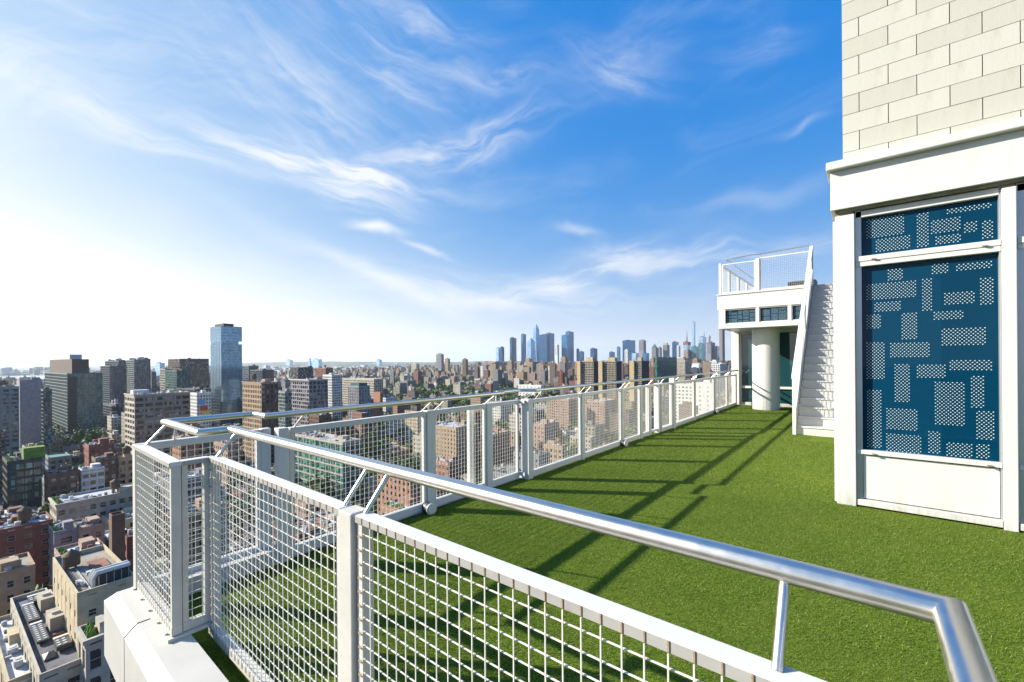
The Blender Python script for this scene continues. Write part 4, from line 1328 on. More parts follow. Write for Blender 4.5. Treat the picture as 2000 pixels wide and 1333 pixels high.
# ---- bottom left: close roofs seen from above
corner = [
    ('apartment_house', 'cream corner building with mechanical plant on its roof, just left of the white coping', 100, 147, 262, 1169, 87, 'cream', dict(roofm='roof_tan', near=True, bay=4.6, fh=4.6, pier=0.72, span=0.7, seed=61, rich=True, tank=0, cornice=0.0, clutter=0)),
]
low = [
    ('apartment_house', 'stone building with tall dark windows and a roof terrace, beside the white coping', 163, 240, 1232, -51, 'limestone', dict(la=7, roofm='roof_black', near=True, bay=3.3, fh=5.2, pier=0.40, span=0.28, seed=62, cornice=0.45, clutter=0.5, tank=0, garden=1)),
    ('loft_building', 'grey roof packed with dark machines and bulkheads at the bottom left', 72, 162, 1293, -56, 'limestone', dict(la=44, roofm='roof_grey', near=True, bay=4, fh=4.5, seed=63, tank=0, clutter=0)),
    ('loft_building', 'white roof with blue shadows in the bottom left corner', 10, 70, 1318, -60, 'cream', dict(la=34, roofm='roof_white', near=True, bay=4, fh=4.5, seed=64, clutter=0.8, tank=0)),
    ('townhouse', 'tan brick house with a planted roof terrace at the left edge', -70, 66, 1108, -62, 'brick_tan', dict(la=15, roofm='roof_tan', near=True, bay=3.6, fh=4.3, pier=0.55, span=0.5, seed=65, garden=1, rich=True, tank=0)),
    ('townhouse', 'red brick row house with white sash windows at the left', -70, 101, 1019, -60, 'brick_red', dict(la=15, roofm='roof_silver', near=True, bay=4.0, fh=4.2, pier=0.56, span=0.5, seed=66, tank=1, rich=True)),
    ('townhouse', 'grey-lavender row house next to the red brick one', 103, 152, 1034, -62, 'lavender', dict(la=14, roofm='roof_grey', near=True, bay=4.6, fh=4.2, pier=0.5, span=0.45, seed=67, garden=1, tank=0, rich=True)),
    ('townhouse', 'pinkish row house with four tall dark windows, beside the chimney tower', 153, 202, 1026, -62, 'pink_brick', dict(la=14, roofm='roof_tan', near=True, bay=3.4, fh=4.2, pier=0.5, span=0.45, seed=68, tank=0, rich=True)),
    ('townhouse', 'low white roofed house with a roof garden below the lavender row house', 122, 212, 1080, -60.5, 'pink_brick', dict(la=17, roofm='roof_white', near=True, bay=4, fh=4, seed=69, garden=1, tank=0, clutter=0.5)),
    ('brick_tower_house', 'tall brown brick chimney block left of the corner railing', 216, 242, 1008, -47, 'brick_brown', dict(la=3.5, roofm='roof_tan', blank=('f', 'r'), near=True, seed=70, clutter=0, tank=0)),
    ('townhouse', 'red brick house partly hidden behind the corner railing', 245, 300, 1042, -56, 'brick_red', dict(la=9, roofm='roof_black', near=True, bay=3.4, fh=4, pier=0.55, seed=71)),
    ('loft_building', 'long white building with a row of brown windows under its cornice', 108, 330, 948, -62, 'limestone', dict(la=17, roofm='roof_silver', near=True, bay=3.3, fh=4.4, pier=0.35, span=0.45, seed=72, cornice=0.5, rich=True, garden=1)),
    ('brick_block', 'dark brown brick building in shadow behind the long white building', 93, 150, 922, -58, 'brick_brown', dict(la=14, roofm='roof_grey', bay=3.6, fh=4, seed=73, rich=True)),
    ('glass_office', 'dark glazed office building with a planted roof box at the left', 12, 80, 897, -50, 'dark_wall', dict(la=22, glm='win_teal', roofm='roof_black', bay=3.4, fh=4, pier=0.14, span=0.3, seed=74, garden=1, rich=True, tank=0)),
    ('modern_house', 'low building with a bright teal roof behind the dark brown brick building', 96, 137, 892, -63, 'grey_wall', dict(la=20, roofm='teal_roof', seed=79, clutter=0, tank=0)),
    ('brick_block', 'red brick block with a pale roof in front of the dark green tower', 172, 222, 867, -50, 'brick_red', dict(la=12, bay=3.6, fh=4, pier=0.7, span=0.65, seed=75)),
    ('brick_block', 'yellow stone block beside the corner post', 230, 262, 893, -56, 'yellow_stone', dict(la=6, bay=3.2, fh=3.8, pier=0.4, seed=76)),
    ('modern_house', 'white modern roof pavilion behind the long white building', 158, 203, 915, -58, 'white_wall', dict(la=9, glm='win_dark', roofm='roof_grey', bay=3, fh=4, pier=0.2, seed=77, rich=True)),
    ('brick_block', 'dark plum brick block below the red brick block', 185, 228, 893, -54, 'brick_brown', dict(la=10, bay=3, fh=4, seed=78)),
    ('apartment_block', 'grey apartment block with teal balconies at the left edge of the view', -90, 37, 757, -17, 'grey_wall', dict(la=25, glm='win_teal', bay=4.6, fh=3.3, pier=0.3, span=0.4, seed=7, tank=0)),
    ('slab_block', 'windowless grey slab wall between two apartment blocks at the far left', 38, 82, 744, -14, 'lavender', dict(la=22, blank=('f', 'r'), roofm='roof_grey', clutter=0.3, tank=0, seed=5)),
    ('apartment_block', 'teal glazed apartment strip in front of the dark green tower', 84, 101, 762, -21, 'slate', dict(la=12, glm='win_teal', bay=3.2, fh=3.2, pier=0.1, span=0.3, seed=6, tank=0)),
    ('apartment_block', 'brown brick block top showing above the leftmost grey block', -90, 17, 746, -17, 'brick_brown', dict(la=20, seed=8)),
    ('brick_block', 'dark brick wall with roof shrubs at the very left edge, below the grey block', -90, 10, 845, -45, 'brick_brown', dict(la=10, seed=9, garden=1)),
]
jobs = [(lab, hero(nm, lab, pl, pc, pr, ty, w, wm, **kw)) for nm, lab, pl, pc, pr, ty, w, wm, kw in corner]
jobs += [(lab, row(nm, lab, pl, pr, py, z, wm, **kw)) for nm, lab, pl, pr, py, z, wm, kw in low]
for lab, (r_, f_) in jobs:
    if lab.startswith('cream corner'):
        L, D, z = f_[1] - f_[0], f_[3] - f_[2], f_[4]
        c = MB(); c.box(L - 6.5, L - 2.4, 3.6, 8.6, z + 0.1, z + 2.3); c.build('plant_house', 'dark_wall', r_)
        for k in range(5):
            c = MB(); c.box(L - 2.4, L - 2.3, 3.6 + k * 1.2, 3.7 + k * 1.2, z + 0.1, z + 2.3); c.build('post', 'metal_unit', r_)
        for k in range(2):
            c = MB(); c.tube([(L - 3.0 - k * 1.5, 3.3, z + 2.75), (L - 3.0 - k * 1.5, 8.8, z + 2.75)], 0.45, 10); c.build('duct', 'white_wall', r_)
        for k in range(3):
            c = MB(); c.tube([(L - 3 - k * 1.3, 2.9, z + 0.2), (L - 3 - k * 1.3, 2.9, z + 1.9), (L - 3 - k * 1.3, 3.5, z + 2.9)], 0.32, 10); c.build('duct', 'white_wall', r_)
        water_tank(r_, L - 18.6, 1.9, z - 1.6, 1.5, 2.4)
        for k in range(14):
            c = MB(); c.box(L - 19 + k * 1.25, L - 18.92 + k * 1.25, 0.5, 0.58, z + 0.1, z + 1.0); c.box(L - 19 + k * 1.25, L - 18.92 + k * 1.25, 1.1, 1.18, z + 0.1, z + 1.0); c.box(L - 19 + k * 1.25, L - 18.92 + k * 1.25, 0.5, 1.18, z + 1.0, z + 1.08); c.build('pipe_rack', 'dark_metal', r_)
        c = MB(); c.box(L - 17, L - 1.5, 2.25, 2.45, z + 0.1, z + 0.35); c.build('pipe_duct', 'metal_unit', r_)
        for (x, y, a_, b_, h_) in ((L - 7.6, 0.9, 1.5, 0.8, 1.0), (L - 5.6, 1.4, 0.5, 0.4, 1.2), (L - 12, 3.2, 1.2, 1.0, 0.8)):
            c = MB(); c.box(x, x + a_, y, y + b_, z + 0.15, z + h_); c.build('air_conditioner', 'metal_unit', r_)
        c = MB(); c.box(L - 19, L - 13, 4.5, 7.5, z + 0.1, z + 0.5); c.build('roof_deck', 'roof_terracotta', r_)
    if 'dark machines' in lab:
        L, D, z = f_[1] - f_[0], f_[3] - f_[2], f_[4]
        o_x = L - 5.5
        for (x, y, a, b, hh, mm) in ((-31, 3.6, 5.5, 2.3, 3.0, 'concrete'), (-18.5, 3.6, 5.5, 2.3, 3.0, 'concrete')):
            c = MB(); c.box(o_x + x, o_x + x + a, y, y + b, z + 0.1, z + hh); c.build('bulkhead', mm, r_)
            c = MB(); c.box(o_x + x + 3, o_x + x + 3.5, y + 0.5, y + 1.9, z + hh, z + hh + 0.5); c.build('vent', 'metal_unit', r_)
        for (x, y, a, b, hh) in ((-30, 1.2, 9.5, 1.8, 1.0), (-17.5, 1.2, 9.0, 1.8, 1.0), (-5.5, 3.2, 3.4, 2.2, 1.4), (-34, 2.4, 3, 2, 1.3)):
            c = MB(); c.box(o_x + x, o_x + x + a, y, y + b, z + 0.5, z + hh); c.build('chiller', 'dark_metal', r_)
            for k in range(int(a / 1.1)):
                for q_ in range(2):
                    c = MB(); c.prism(ngon(o_x + x + 0.6 + k * 1.1, y + 0.45 + q_ * 0.85, 0.3, 10), z + hh, z + hh + 0.12); c.build('fan', 'metal_unit', r_)
            c = MB(); c.box(o_x + x - 0.9, o_x + x - 0.2, y, y + b, z + hh, z + hh + 0.25); c.build('hood', 'white_wall', r_)
        c = MB(); c.box(o_x - 3.6, o_x - 0.6, 1.3, 3.0, z + 0.06, z + 0.4); c.cone([(o_x - 3.6, 1.3), (o_x - 0.6, 1.3), (o_x - 0.6, 3.0), (o_x - 3.6, 3.0)], z + 0.4, (o_x - 2.1, 2.1, z + 1.1)); c.build('skylight', 'dark_metal', r_)
        for k in range(5):
            c = MB(); c.box(o_x - 10 + k * 0.9, o_x - 9.9 + k * 0.9, 3.4, 5.4, z + 0.1, z + 0.7); c.build('pipe', 'rust', r_)
    if 'planted roof box' in lab:
        c = MB(); c.box(4, 14, 6, 14, f_[4], f_[4] + 5); c.build('bulkhead', 'slate', r_)
        c = MB(); c.box(14.1, 20, 6, 14, f_[4], f_[4] + 6.5); c.build('green_wall', 'roof_garden', r_)

# ---- skyline of far towers
SKY = [
    ('pale glass tower, leftmost of the distant skyline', 969, 974, 978, 680, 4300, 'sky_glass_pale'), ('slim dark blue tower next to the leftmost pale one', 977, 980, 985, 678, 4200, 'sky_glass_dark'),
    ('dark blue square-topped tower left of the pointed towers', 996, 1000, 1009, 660, 4300, 'sky_glass_dark'), ('slim grey-blue tower directly left of the pointed towers', 1018, 1022, 1028, 653, 4300, 'sky_glass'),
    ('broad dark blue block right of the highest pointed tower', 1054, 1068, 1074, 654, 4150, 'sky_glass_dark'), ('tall blue slab at the right edge of the pointed cluster', 1066, 1073, 1083, 651, 4300, 'sky_glass'),
    ('pale narrow tower right of the pointed cluster', 1084, 1089, 1092, 674, 4100, 'white_wall'), ('teal-grey lower half of the twin blue towers', 1097, 1108, 1113, 655, 4100, 'sky_glass'),
    ('taller blue half of the twin blue towers', 1105, 1112, 1121, 648, 4250, 'sky_glass'), ('small blue tower after the twin blue towers', 1126, 1129, 1132, 682, 4300, 'sky_glass'),
    ('squat blue block beside the first gridded tower', 1132, 1137, 1141, 687, 4000, 'sky_glass_dark'), ('dark blue cube tower above the second gridded tower', 1153, 1160, 1167, 681, 3600, 'sky_glass_dark'),
    ('thin blue tower left of the big dark slab', 1205, 1209, 1212, 678, 4300, 'sky_glass'), ('big dark slab tower right of the second gridded tower', 1216, 1236, 1241, 665, 3600, 'sky_glass_dark'),
    ('white stone tower in front of the big dark slab', 1220, 1226, 1229, 684, 2600, 'white_wall'), ('pale blue office tower over the third gridded tower', 1234, 1242, 1248, 690, 2800, 'sky_glass_pale'),
    ('grey twin-faced tower right of the big dark slab', 1248, 1257, 1262, 665, 3900, 'lavender'), ('pale blue low tower right of the third gridded tower', 1255, 1262, 1268, 690, 3000, 'sky_glass'),
    ('brown stone tower with a needle top near the dark green block', 1270, 1276, 1281, 700, 1700, 'pink_brick'), ('grey ziggurat tower with a green peak', 1273, 1281, 1286, 680, 3400, 'grey_wall'),
    ('rounded blue-grey tower after the ziggurat', 1285, 1289, 1293, 679, 3800, 'lavender'), ('grey flat tower with a yellow crown', 1295, 1303, 1308, 674, 3900, 'grey_wall'),
    ('dark grey tower in the midtown group', 1313, 1320, 1326, 668, 4000, 'sky_glass_dark'), ('pale spire-topped tower in front of the midtown group', 1322, 1326, 1329, 676, 3700, 'white_wall'),
    ('unfinished tower with a red top floor', 1335, 1343, 1349, 668, 3800, 'sky_glass_pale'), ('pale stone block beneath the unfinished tower', 1336, 1344, 1351, 684, 2600, 'pink_brick'),
    ('supertall slim tower above the midtown group', 1352, 1356, 1358.5, 629, 5600, 'sky_glass_pale'), ('teal glass block beneath the supertall tower', 1350, 1360, 1366, 677, 2600, 'teal_tower'),
    ('pale slanted tower with a mast right of the supertall tower', 1365, 1373, 1380, 658, 4000, 'sky_glass_pale'), ('green glass tower beneath the slanted tower', 1364, 1372, 1378, 671, 2900, 'teal_tower'),
    ('red-trimmed tower right of the slanted tower', 1381, 1389, 1397, 669, 3600, 'lavender'), ('dark blue tower near the pavilion', 1396, 1401, 1406, 677, 3600, 'sky_glass_dark'),
    ('grey tower near the pavilion, lower than its neighbours', 1402, 1408, 1412, 686, 2600, 'grey_wall'), ('dark tower behind the blue cube near the second gridded tower', 1190, 1196, 1201, 688, 4000, 'sky_glass_dark'),
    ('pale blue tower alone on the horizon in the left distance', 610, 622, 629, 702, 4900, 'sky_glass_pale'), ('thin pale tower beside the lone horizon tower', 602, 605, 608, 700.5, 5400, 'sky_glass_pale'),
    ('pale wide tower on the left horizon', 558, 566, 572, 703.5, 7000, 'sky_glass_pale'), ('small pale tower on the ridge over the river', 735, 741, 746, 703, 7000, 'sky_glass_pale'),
    ('grey stone tower with a notched crown left of the skyline', 852, 862, 867, 692, 2300, 'lavender'), ('pale green tower near the river', 803, 813, 819, 711, 2400, 'limestone'),
    ('tan tower right of the notched grey tower', 869, 875, 879, 701, 2400, 'brick_tan'), ('purple-brown tower in the brown midrise group', 903, 910, 914, 702, 2200, 'brick_brown'),
    ('pale tower in the gap left of the wide brown block', 303, 312, 322, 709, 1800, 'sky_glass_pale'), ('brown terraced tower among the midrises', 1095, 1104, 1110, 699, 1900, 'brick_tan'),
    ('brown tower below the pointed cluster', 1026, 1034, 1040, 701, 2100, 'brick_tan'), ('tan castle-topped tower left of the pointed cluster', 992, 999, 1004, 705, 2000, 'brick_tan'),
    ('long brown hotel block under the leftmost skyline towers', 945, 975, 990, 708, 2300, 'pink_brick'), ('pale tower on a low podium above the white penthouse block', 972, 983, 992, 733, 1250, 'limestone'),
    ('brown midrise with water tanks below the pointed cluster', 1008, 1022, 1030, 727, 1300, 'brick_tan'), ('white-topped brown midrise below the twin blue towers', 1066, 1076, 1084, 712, 1500, 'brick_brown'),
    ('stepped tan tower with dark water tanks beside the first gridded tower', 1088, 1100, 1108, 712, 1350, 'pink_brick'), ('red brick midrise below the twin blue towers', 1090, 1098, 1103, 728, 1000, 'brick_red'),
    ('wide pale block at the foot of the midtown group', 1318, 1336, 1352, 700, 1600, 'limestone'), ('tan corniced block at the foot of the midtown group', 1352, 1362, 1370, 702, 1500, 'brick_tan'),
    ('dark domed block between the midtown group and the railing', 1348, 1362, 1372, 719, 900, 'slate'), ('white columned block near the pavilion', 1385, 1400, 1412, 706, 1300, 'white_wall'),
]
for lab, pl, pc, pr, ty, w, m_ in SKY:
    a0, a1, b0, b1 = footprint(pl, pc, pr, w)
    b1 = min(b1, b0 + 160)
    z = ztop(pc, ty, w)
    p = to_world(a0, b0)
    root = thing('skyline_tower', lab, 'tower', (p[0], p[1], 0), PHI)
    L, D = a1 - a0, b1 - b0
    stone = m_ in ('white_wall', 'lavender', 'grey_wall', 'limestone', 'brick_tan', 'brick_brown', 'pink_brick', 'brick_red')
    if stone:
        wa, gl = MB(), MB()
        fh = 3.6 if w < 2000 else 8.0
        for sd in ('f', 'r'): facade(wa, gl, sd, L, D, max(GZ, z - 90), z, 4.5 if w < 2000 else 9.0, fh, 0.5, 0.45, 0, 1.0)
        wa.quad((0, D, GZ), (0, 0, GZ), (0, 0, z), (0, D, z)); wa.quad((0, 0, z), (L, 0, z), (L, D, z), (0, D, z))
        if z - 90 > GZ: wa.box(0.1, L - 0.1, 0.1, D, GZ, z - 90)
        wa.build('wall', m_, root); gl.build('glazing', 'win_dark', root)
        c = MB(); c.box(L * 0.25, L * 0.7, D * 0.2, D * 0.6, z, z + max(4, w * 0.0022)); c.build('bulkhead', m_, root)
    else:
        c = MB(); c.box(0, L, 0, D, GZ, z); c.build('shaft', m_, root)
        c = MB()
        stp = 16 if w > 2500 else 8
        for k in range(int((z - GZ) / stp)): c.box(-0.2, L + 0.2, -0.2, D + 0.2, z - k * stp - 0.7, z - k * stp)
        c.build('floor_bands', 'slate', root)['kind'] = 'stuff'
        c = MB(); c.box(L * 0.2, L * 0.6, D * 0.2, D * 0.6, z, z + w * 0.0016); c.build('bulkhead', 'slate', root)
    if 'red top' in lab:
        c = MB(); c.box(-2, L + 2, -2, D + 2, z - 26, z); c.build('safety_netting', 'construction_red', root)
        c = MB(); c.cone(ngon(L / 2, D / 2, 6, 6), z, (L / 2, D / 2, ztop(1341, 643, w))); c.build('spire', 'slate', root)
    if 'green peak' in lab: c = MB(); c.cone([(0, 0), (L, 0), (L, D * 0.7), (0, D * 0.7)], z, (L / 2, D / 3, ztop(1281, 671, w))); c.build('roof', 'green_metal', root)
    if 'mast' in lab: c = MB(); c.cone(ngon(L * 0.9, D / 2, 4, 6), z, (L * 0.9, D / 2, ztop(1379, 645, w))); c.build('mast', 'slate', root)
    if 'red-trimmed' in lab:
        c = MB(); c.box(L * 0.3, L * 0.6, 5, 40, z, ztop(1388, 659, w)); c.cone(ngon(L * 0.45, 20, 16, 8), ztop(1388, 659, w), (L * 0.45, 20, ztop(1388, 654, w))); c.build('crown', 'lavender', root)
        c = MB(); c.box(-1, L + 1, -1, D, z - 10, z - 2); c.build('trim', 'construction_red', root)
    if 'yellow crown' in lab: c = MB(); c.box(2, L - 2, 2, D * 0.5, z, z + 18); c.build('crown', 'yellow_stone', root)
    if 'domed' in lab: c = MB(); c.tube([(0, D * 0.5, z - 2), (L, D * 0.5, z - 2)], min(D * 0.4, 12), 16); c.build('barrel_roof', 'metal_unit', root, smooth=True)
    if w < 2700: HEROES.append((a0, a1, b0, b1))


def taper(lab, w, base, prof_, matn):
    """pointed tower given as photo silhouette levels: (left px, right px, y px) turned into a solid of real depth"""
    c0 = at(base, w)
    root = thing('pointed_tower', lab, 'tower', (c0[0], c0[1], 0), 0)
    m_ = MB()
    r_ = R[:2]; f_ = F[:2]
    k = w / FPX
    lev = []
    for (l, r, y) in prof_:
        z_ = ztop(base, y, w)
        xl, xr = (l - base) * k, (r - base) * k
        dp = max((xr - xl) * 0.8, 1)
        lev.append([tuple(r_ * xl - f_ * dp * 0.2) + (z_,), tuple(r_ * (xl + (xr - xl) * 0.45) - f_ * dp * 0.5) + (z_,), tuple(r_ * xr - f_ * dp * 0.1) + (z_,), tuple(r_ * (xl + xr) / 2 + f_ * dp * 0.6) + (z_,)])
    for a, b in zip(lev[:-1], lev[1:]):
        for i in range(4):
            j = (i + 1) % 4
            m_.quad(a[i], a[j], b[j], b[i])
    m_.quad(*lev[-1])
    m_.build('shaft', matn, root)


taper('tallest pointed glass tower in the middle of the skyline', 4300, 1048, [(1041, 1057, 740), (1040.5, 1056, 690), (1041, 1054, 655), (1041.5, 1053.5, 645), (1043.5, 1052, 641), (1047.6, 1048.2, 633)], 'sky_glass_pale')
taper('white-blue pyramid-topped tower at the left of the pointed cluster', 4000, 1037, [(1028, 1048, 740), (1029, 1046, 700), (1030, 1045, 668), (1037, 1038, 660)], 'sky_glass_pale')
a0, a1, b0, b1 = footprint(1405, 1411, 1428, 1400)
p = to_world(a0, b0); z = ztop(1411, 640, 1400)
root = thing('red_striped_tower', 'tall grey tower with a red glass stripe just left of the pavilion column', 'tower', (p[0], p[1], 0), PHI)
L = a1 - a0
c = MB(); c.box(0, L, 0, 40, GZ, z); c.build('shaft', 'grey_wall', root)
c = MB(); c.box(L + 0.05, L + 1.0, 6, 22, GZ, z - 4); c.build('red_strip', 'mural_red', root)
c = MB(); c.box(L + 0.05, L + 1.2, 1, 5, GZ, z - 2); c.build('white_strip', 'white_wall', root)

# ---- low-rise blocks
WALLS = ['brick_red', 'brick_brown', 'brick_tan', 'brick_orange', 'pink_brick', 'limestone', 'grey_wall', 'white_wall', 'cream', 'brick_brown', 'beige', 'brick_tan', 'limestone', 'grey_wall']
ROOFS = ['roof_silver', 'roof_white', 'roof_tan', 'roof_grey', 'roof_black', 'roof_silver', 'roof_grey', 'roof_tan', 'roof_terracotta']
WCOL = dict(beige=(0.27, 0.225, 0.165), brick_red=(0.21, 0.075, 0.05), brick_brown=(0.13, 0.085, 0.065), brick_tan=(0.32, 0.235, 0.16), brick_orange=(0.32, 0.15, 0.09), pink_brick=(0.33, 0.23, 0.18), limestone=(0.42, 0.38, 0.31), grey_wall=(0.2, 0.2, 0.2), white_wall=(0.62, 0.6, 0.56), cream=(0.48, 0.4, 0.28))
RCOL = dict(roof_silver=(0.42, 0.43, 0.45), roof_white=(0.62, 0.62, 0.62), roof_tan=(0.30, 0.255, 0.205), roof_grey=(0.15, 0.15, 0.16), roof_black=(0.035, 0.035, 0.038), roof_terracotta=(0.24, 0.11, 0.07))
WN = dict(beige='beige', brick_red='red brick', brick_brown='brown brick', brick_tan='tan brick', brick_orange='orange brick', pink_brick='pinkish brick', limestone='pale stone', grey_wall='grey', white_wall='white', cream='cream')
RN = dict(roof_silver='silvery roof', roof_white='white roof', roof_tan='tan gravel roof', roof_grey='grey roof', roof_black='black roof', roof_terracotta='reddish roof')
EDGE = [(-2000, 1500), (215, 1500), (262, 1160), (556, 1080), (1019, 924), (1290, 842), (1446, 790), (1460, 760), (1600, 700), (3000, 700)]


def edge_y(px):
    for (x0, y0), (x1, y1) in zip(EDGE[:-1], EDGE[1:]):
        if x0 <= px <= x1: return y0 + (y1 - y0) * (px - x0) / (x1 - x0)
    return 1500


def hits(a0, a1, b0, b1, m=1.0):
    for h_ in HEROES:
        if a0 < h_[1] + m and a1 > h_[0] - m and b0 < h_[3] + m and b1 > h_[2] - m: return True
    return False


lots, gaps = [], []
lr = random.Random(77)
for ia in range(-120, 16):
    A0 = ia * 62.0
    for ib in range(0, 40):
        B0 = ib * 168.0 + (ia % 3) * 22
        c_ = to_world(A0 + 25, B0 + 75)
        pj = project(c_[0], c_[1], GZ + 18)
        if pj is None or pj[2] < 60 or pj[2] > 5200 or pj[0] < -450 or pj[0] > 1750: continue
        big = pj[2] > 1600
        for half in (0, 1):
            b = B0
            while b < B0 + 150:
                wd = lr.choice([6, 7, 7.6, 9, 12, 15, 20]) if not big else lr.choice([12, 18, 26, 38])
                if b + wd > B0 + 152: wd = B0 + 152 - b
                if wd < 5: break
                dp = lr.uniform(15, 21)
                x0 = A0 + (0 if half == 0 else 50 - dp)
                ht_ = lr.choice([9, 12, 13, 15, 16, 17, 19, 22]) + lr.uniform(-1, 1)
                if lr.random() < 0.06: ht_ = lr.uniform(28, 45)
                lots.append([x0, x0 + dp, b, b + wd - 0.15, ht_, pj[2]])
                b += wd
        gaps.append((A0 + 25, B0, pj[2]))
vis = []
for (x0, x1, y0, y1, ht_, w) in lots:
    if hits(x0, x1, y0, y1): continue
    c_ = to_world((x0 + x1) / 2, (y0 + y1) / 2)
    z = GZ + ht_
    pj = project(c_[0], c_[1], z)
    if pj is not None and 600 < pj[0] < 1130 and pj[2] > 450:
        if lr.random() < 0.22: continue
        z -= lr.uniform(2, 5)
    if pj is None or pj[2] < 60 or pj[0] < -350 or pj[0] > 1620: continue
    if pj[1] > edge_y(pj[0]) + 55: continue
    # on the river or beyond it
    wl = np.interp(pj[0], [q_[0] for q_ in near_bank], [q_[1] for q_ in near_bank])
    if pj[2] > wl - 60: continue
    px = pj[0]
    # taller brown midrises right of centre
    if px > 930 and pj[2] > 950 and lr.random() < (0.20 if pj[2] > 1400 else 0.12):
        z = GZ + 26 + 56 * lr.random() ** 1.7
    elif 760 < px <= 930 and pj[2] > 1200 and lr.random() < 0.05:
        z = GZ + lr.uniform(25, 60)
    elif px <= 760 and pj[2] > 800 and lr.random() < 0.05:
        z = GZ + lr.uniform(25, 45)
    if pj[2] < 330 and px < 300: z = min(z, GZ + 18)
    vis.append((pj[2], px, pj[1], x0, x1, y0, y1, z))
vis.sort()
individual = [v for v in vis if -60 < v[1] < 1500 and v[2] < edge_y(v[1]) + 15][:215]
ids = set(id(v) for v in individual)
rest = [v for v in vis if id(v) not in ids]
used = {}
for k, (w, px, py, x0, x1, y0, y1, z) in enumerate(individual):
    r = random.Random(k * 7 + 1)
    wm = r.choice(WALLS); rm = r.choice(ROOFS)
    st = max(3, int(round((z - GZ) / 3.6)))
    tk = r.random() < 0.16
    gd = r.random() < 0.14
    side = ('below corner railing' if px < 262 else 'past the corner bay' if px < 400 else 'past the near railing' if px < 720 else 'past the far railing' if px < 1020 else 'past the last railings')
    wide = 'narrow' if y1 - y0 < 9 else 'wide' if y1 - y0 > 17 else 'mid-sized'
    dist = 'close' if w < 260 else 'mid-distance' if w < 400 else 'distant'
    lab = f"{wide} {st}-storey {WN[wm]} house, {RN[rm]}{', water tank' if tk else ''}{', planted' if gd else ''}, {dist}, {side}"
    building('low_rise', lab, x0, x1, y0, y1, z, wm, roofm=rm, bay=r.choice([2.4, 2.8, 3.2]), fh=3.5, pier=r.uniform(0.45, 0.6), span=r.uniform(0.42, 0.55),
             seed=k + 200, group='low-rise houses below the terrace', tank=1.0 if tk else 0.0, garden=1.0 if gd else 0.0, parapet=r.uniform(0.5, 1.1), clutter=1.0, rich=w < 330,
             cornice=0.5 if r.random() < 0.3 else 0)
cb = MB()
cr_ = random.Random(9)
for (w, px, py, x0, x1, y0, y1, z) in rest:
    wc = WCOL[cr_.choice(WALLS)]; rc = RCOL[cr_.choice(ROOFS)]
    f_ = cr_.uniform(0.55, 1.15); wc = tuple(min(0.75, q_ * f_) for q_ in wc)
    if px > 930 and z > GZ + 27: wc = WCOL[cr_.choice(['brick_brown', 'pink_brick', 'brick_tan', 'brick_red', 'limestone', 'grey_wall', 'brick_brown', 'white_wall', 'brick_tan', 'brick_brown'])]
    cb.box(x0, x1, y0, y1, GZ, z, 0, wc, top=rc, bottom=False)
    cb.box(x0, x0 + 0.5, y0, y1, z, z + 1.0, 0, wc, bottom=False) if w < 1500 else None
    if w < 1500: cb.box(x0 + 0.5, x1, y0, y0 + 0.5, z, z + 0.9, 0, wc, bottom=False)
    for q_ in range(3 if w < 900 else 2 if w < 1800 else 1):
        x, y = cr_.uniform(x0 + 1, x1 - 6), cr_.uniform(y0 + 1, max(y0 + 1.1, y1 - 4))
        s_ = cr_.uniform(1.5, 5)
        k2 = cr_.random()
        cc_ = wc if k2 < 0.4 else (0.5, 0.5, 0.5) if k2 < 0.75 else (0.12, 0.08, 0.05)
        cb.box(x, x + s_, y, min(y1 - 0.5, y + s_ * cr_.uniform(0.5, 1.2)), z, z + cr_.uniform(1.5, 4.5 if z < GZ + 27 else 7), 0, cc_, bottom=False)
o_ = cb.build('distant_blocks', 'far_facade', None, kind='stuff')
o_.rotation_euler = (0, 0, PHI)
tag(o_, 'dense mass of distant low and middling city blocks under the skyline', 'city blocks')
# docks and pale sheds beyond the river
db = MB()
for i in range(520):
    px = cr_.uniform(0, 960)
    wl = np.interp(px, [0, 150, 400, 560, 700, 800, 960], [3350, 3500, 4150, 4950, 5950, 7650, 12500]) * cr_.uniform(1.01, 1.35)
    p = at(px, wl)
    s_ = cr_.uniform(30, 110); hgt = cr_.uniform(8, 26) if cr_.random() < 0.9 else cr_.uniform(30, 60)
    g_ = cr_.choice([(0.55, 0.56, 0.58), (0.4, 0.38, 0.36), (0.25, 0.22, 0.2), (0.6, 0.62, 0.62)])
    db.box(p[0] - s_ / 2, p[0] + s_ / 2, p[1] - s_ / 3, p[1] + s_ / 3, GZ, GZ + hgt, 0, g_, top=tuple(min(0.8, q_ * 1.2) for q_ in g_), bottom=False)
o_ = db.build('waterfront_blocks', 'far_facade', None, kind='stuff')
tag(o_, 'pale sheds and blocks along the far river shore', 'sheds')


# ---- trees: real crowns of many leaf clumps
def crown_mesh(seed, clumps=120):
    r = random.Random(seed)
    m_ = MB()
    for i in range(clumps):
        u, v, q_ = r.uniform(-1, 1), r.uniform(0, 2 * math.pi), r.random() ** 0.45
        sx = math.sqrt(1 - u * u) * q_
        c = np.array([sx * math.cos(v) * 4.2, sx * math.sin(v) * 4.2, 7.5 + u * q_ * 3.6])
        for k in range(5):
            d = c + np.array([r.uniform(-1, 1), r.uniform(-1, 1), r.uniform(-.8, .8)])
            a_ = np.array([r.uniform(-1, 1), r.uniform(-1, 1), r.uniform(-.5, .5)]) * 0.55
            b_ = np.array([r.uniform(-1, 1), r.uniform(-1, 1), r.uniform(-.5, .9)]) * 0.55
            m_.quad(d - a_, d - b_, d + a_, d + b_)
    return m_.build('crown', 'leaf', data_only=True)


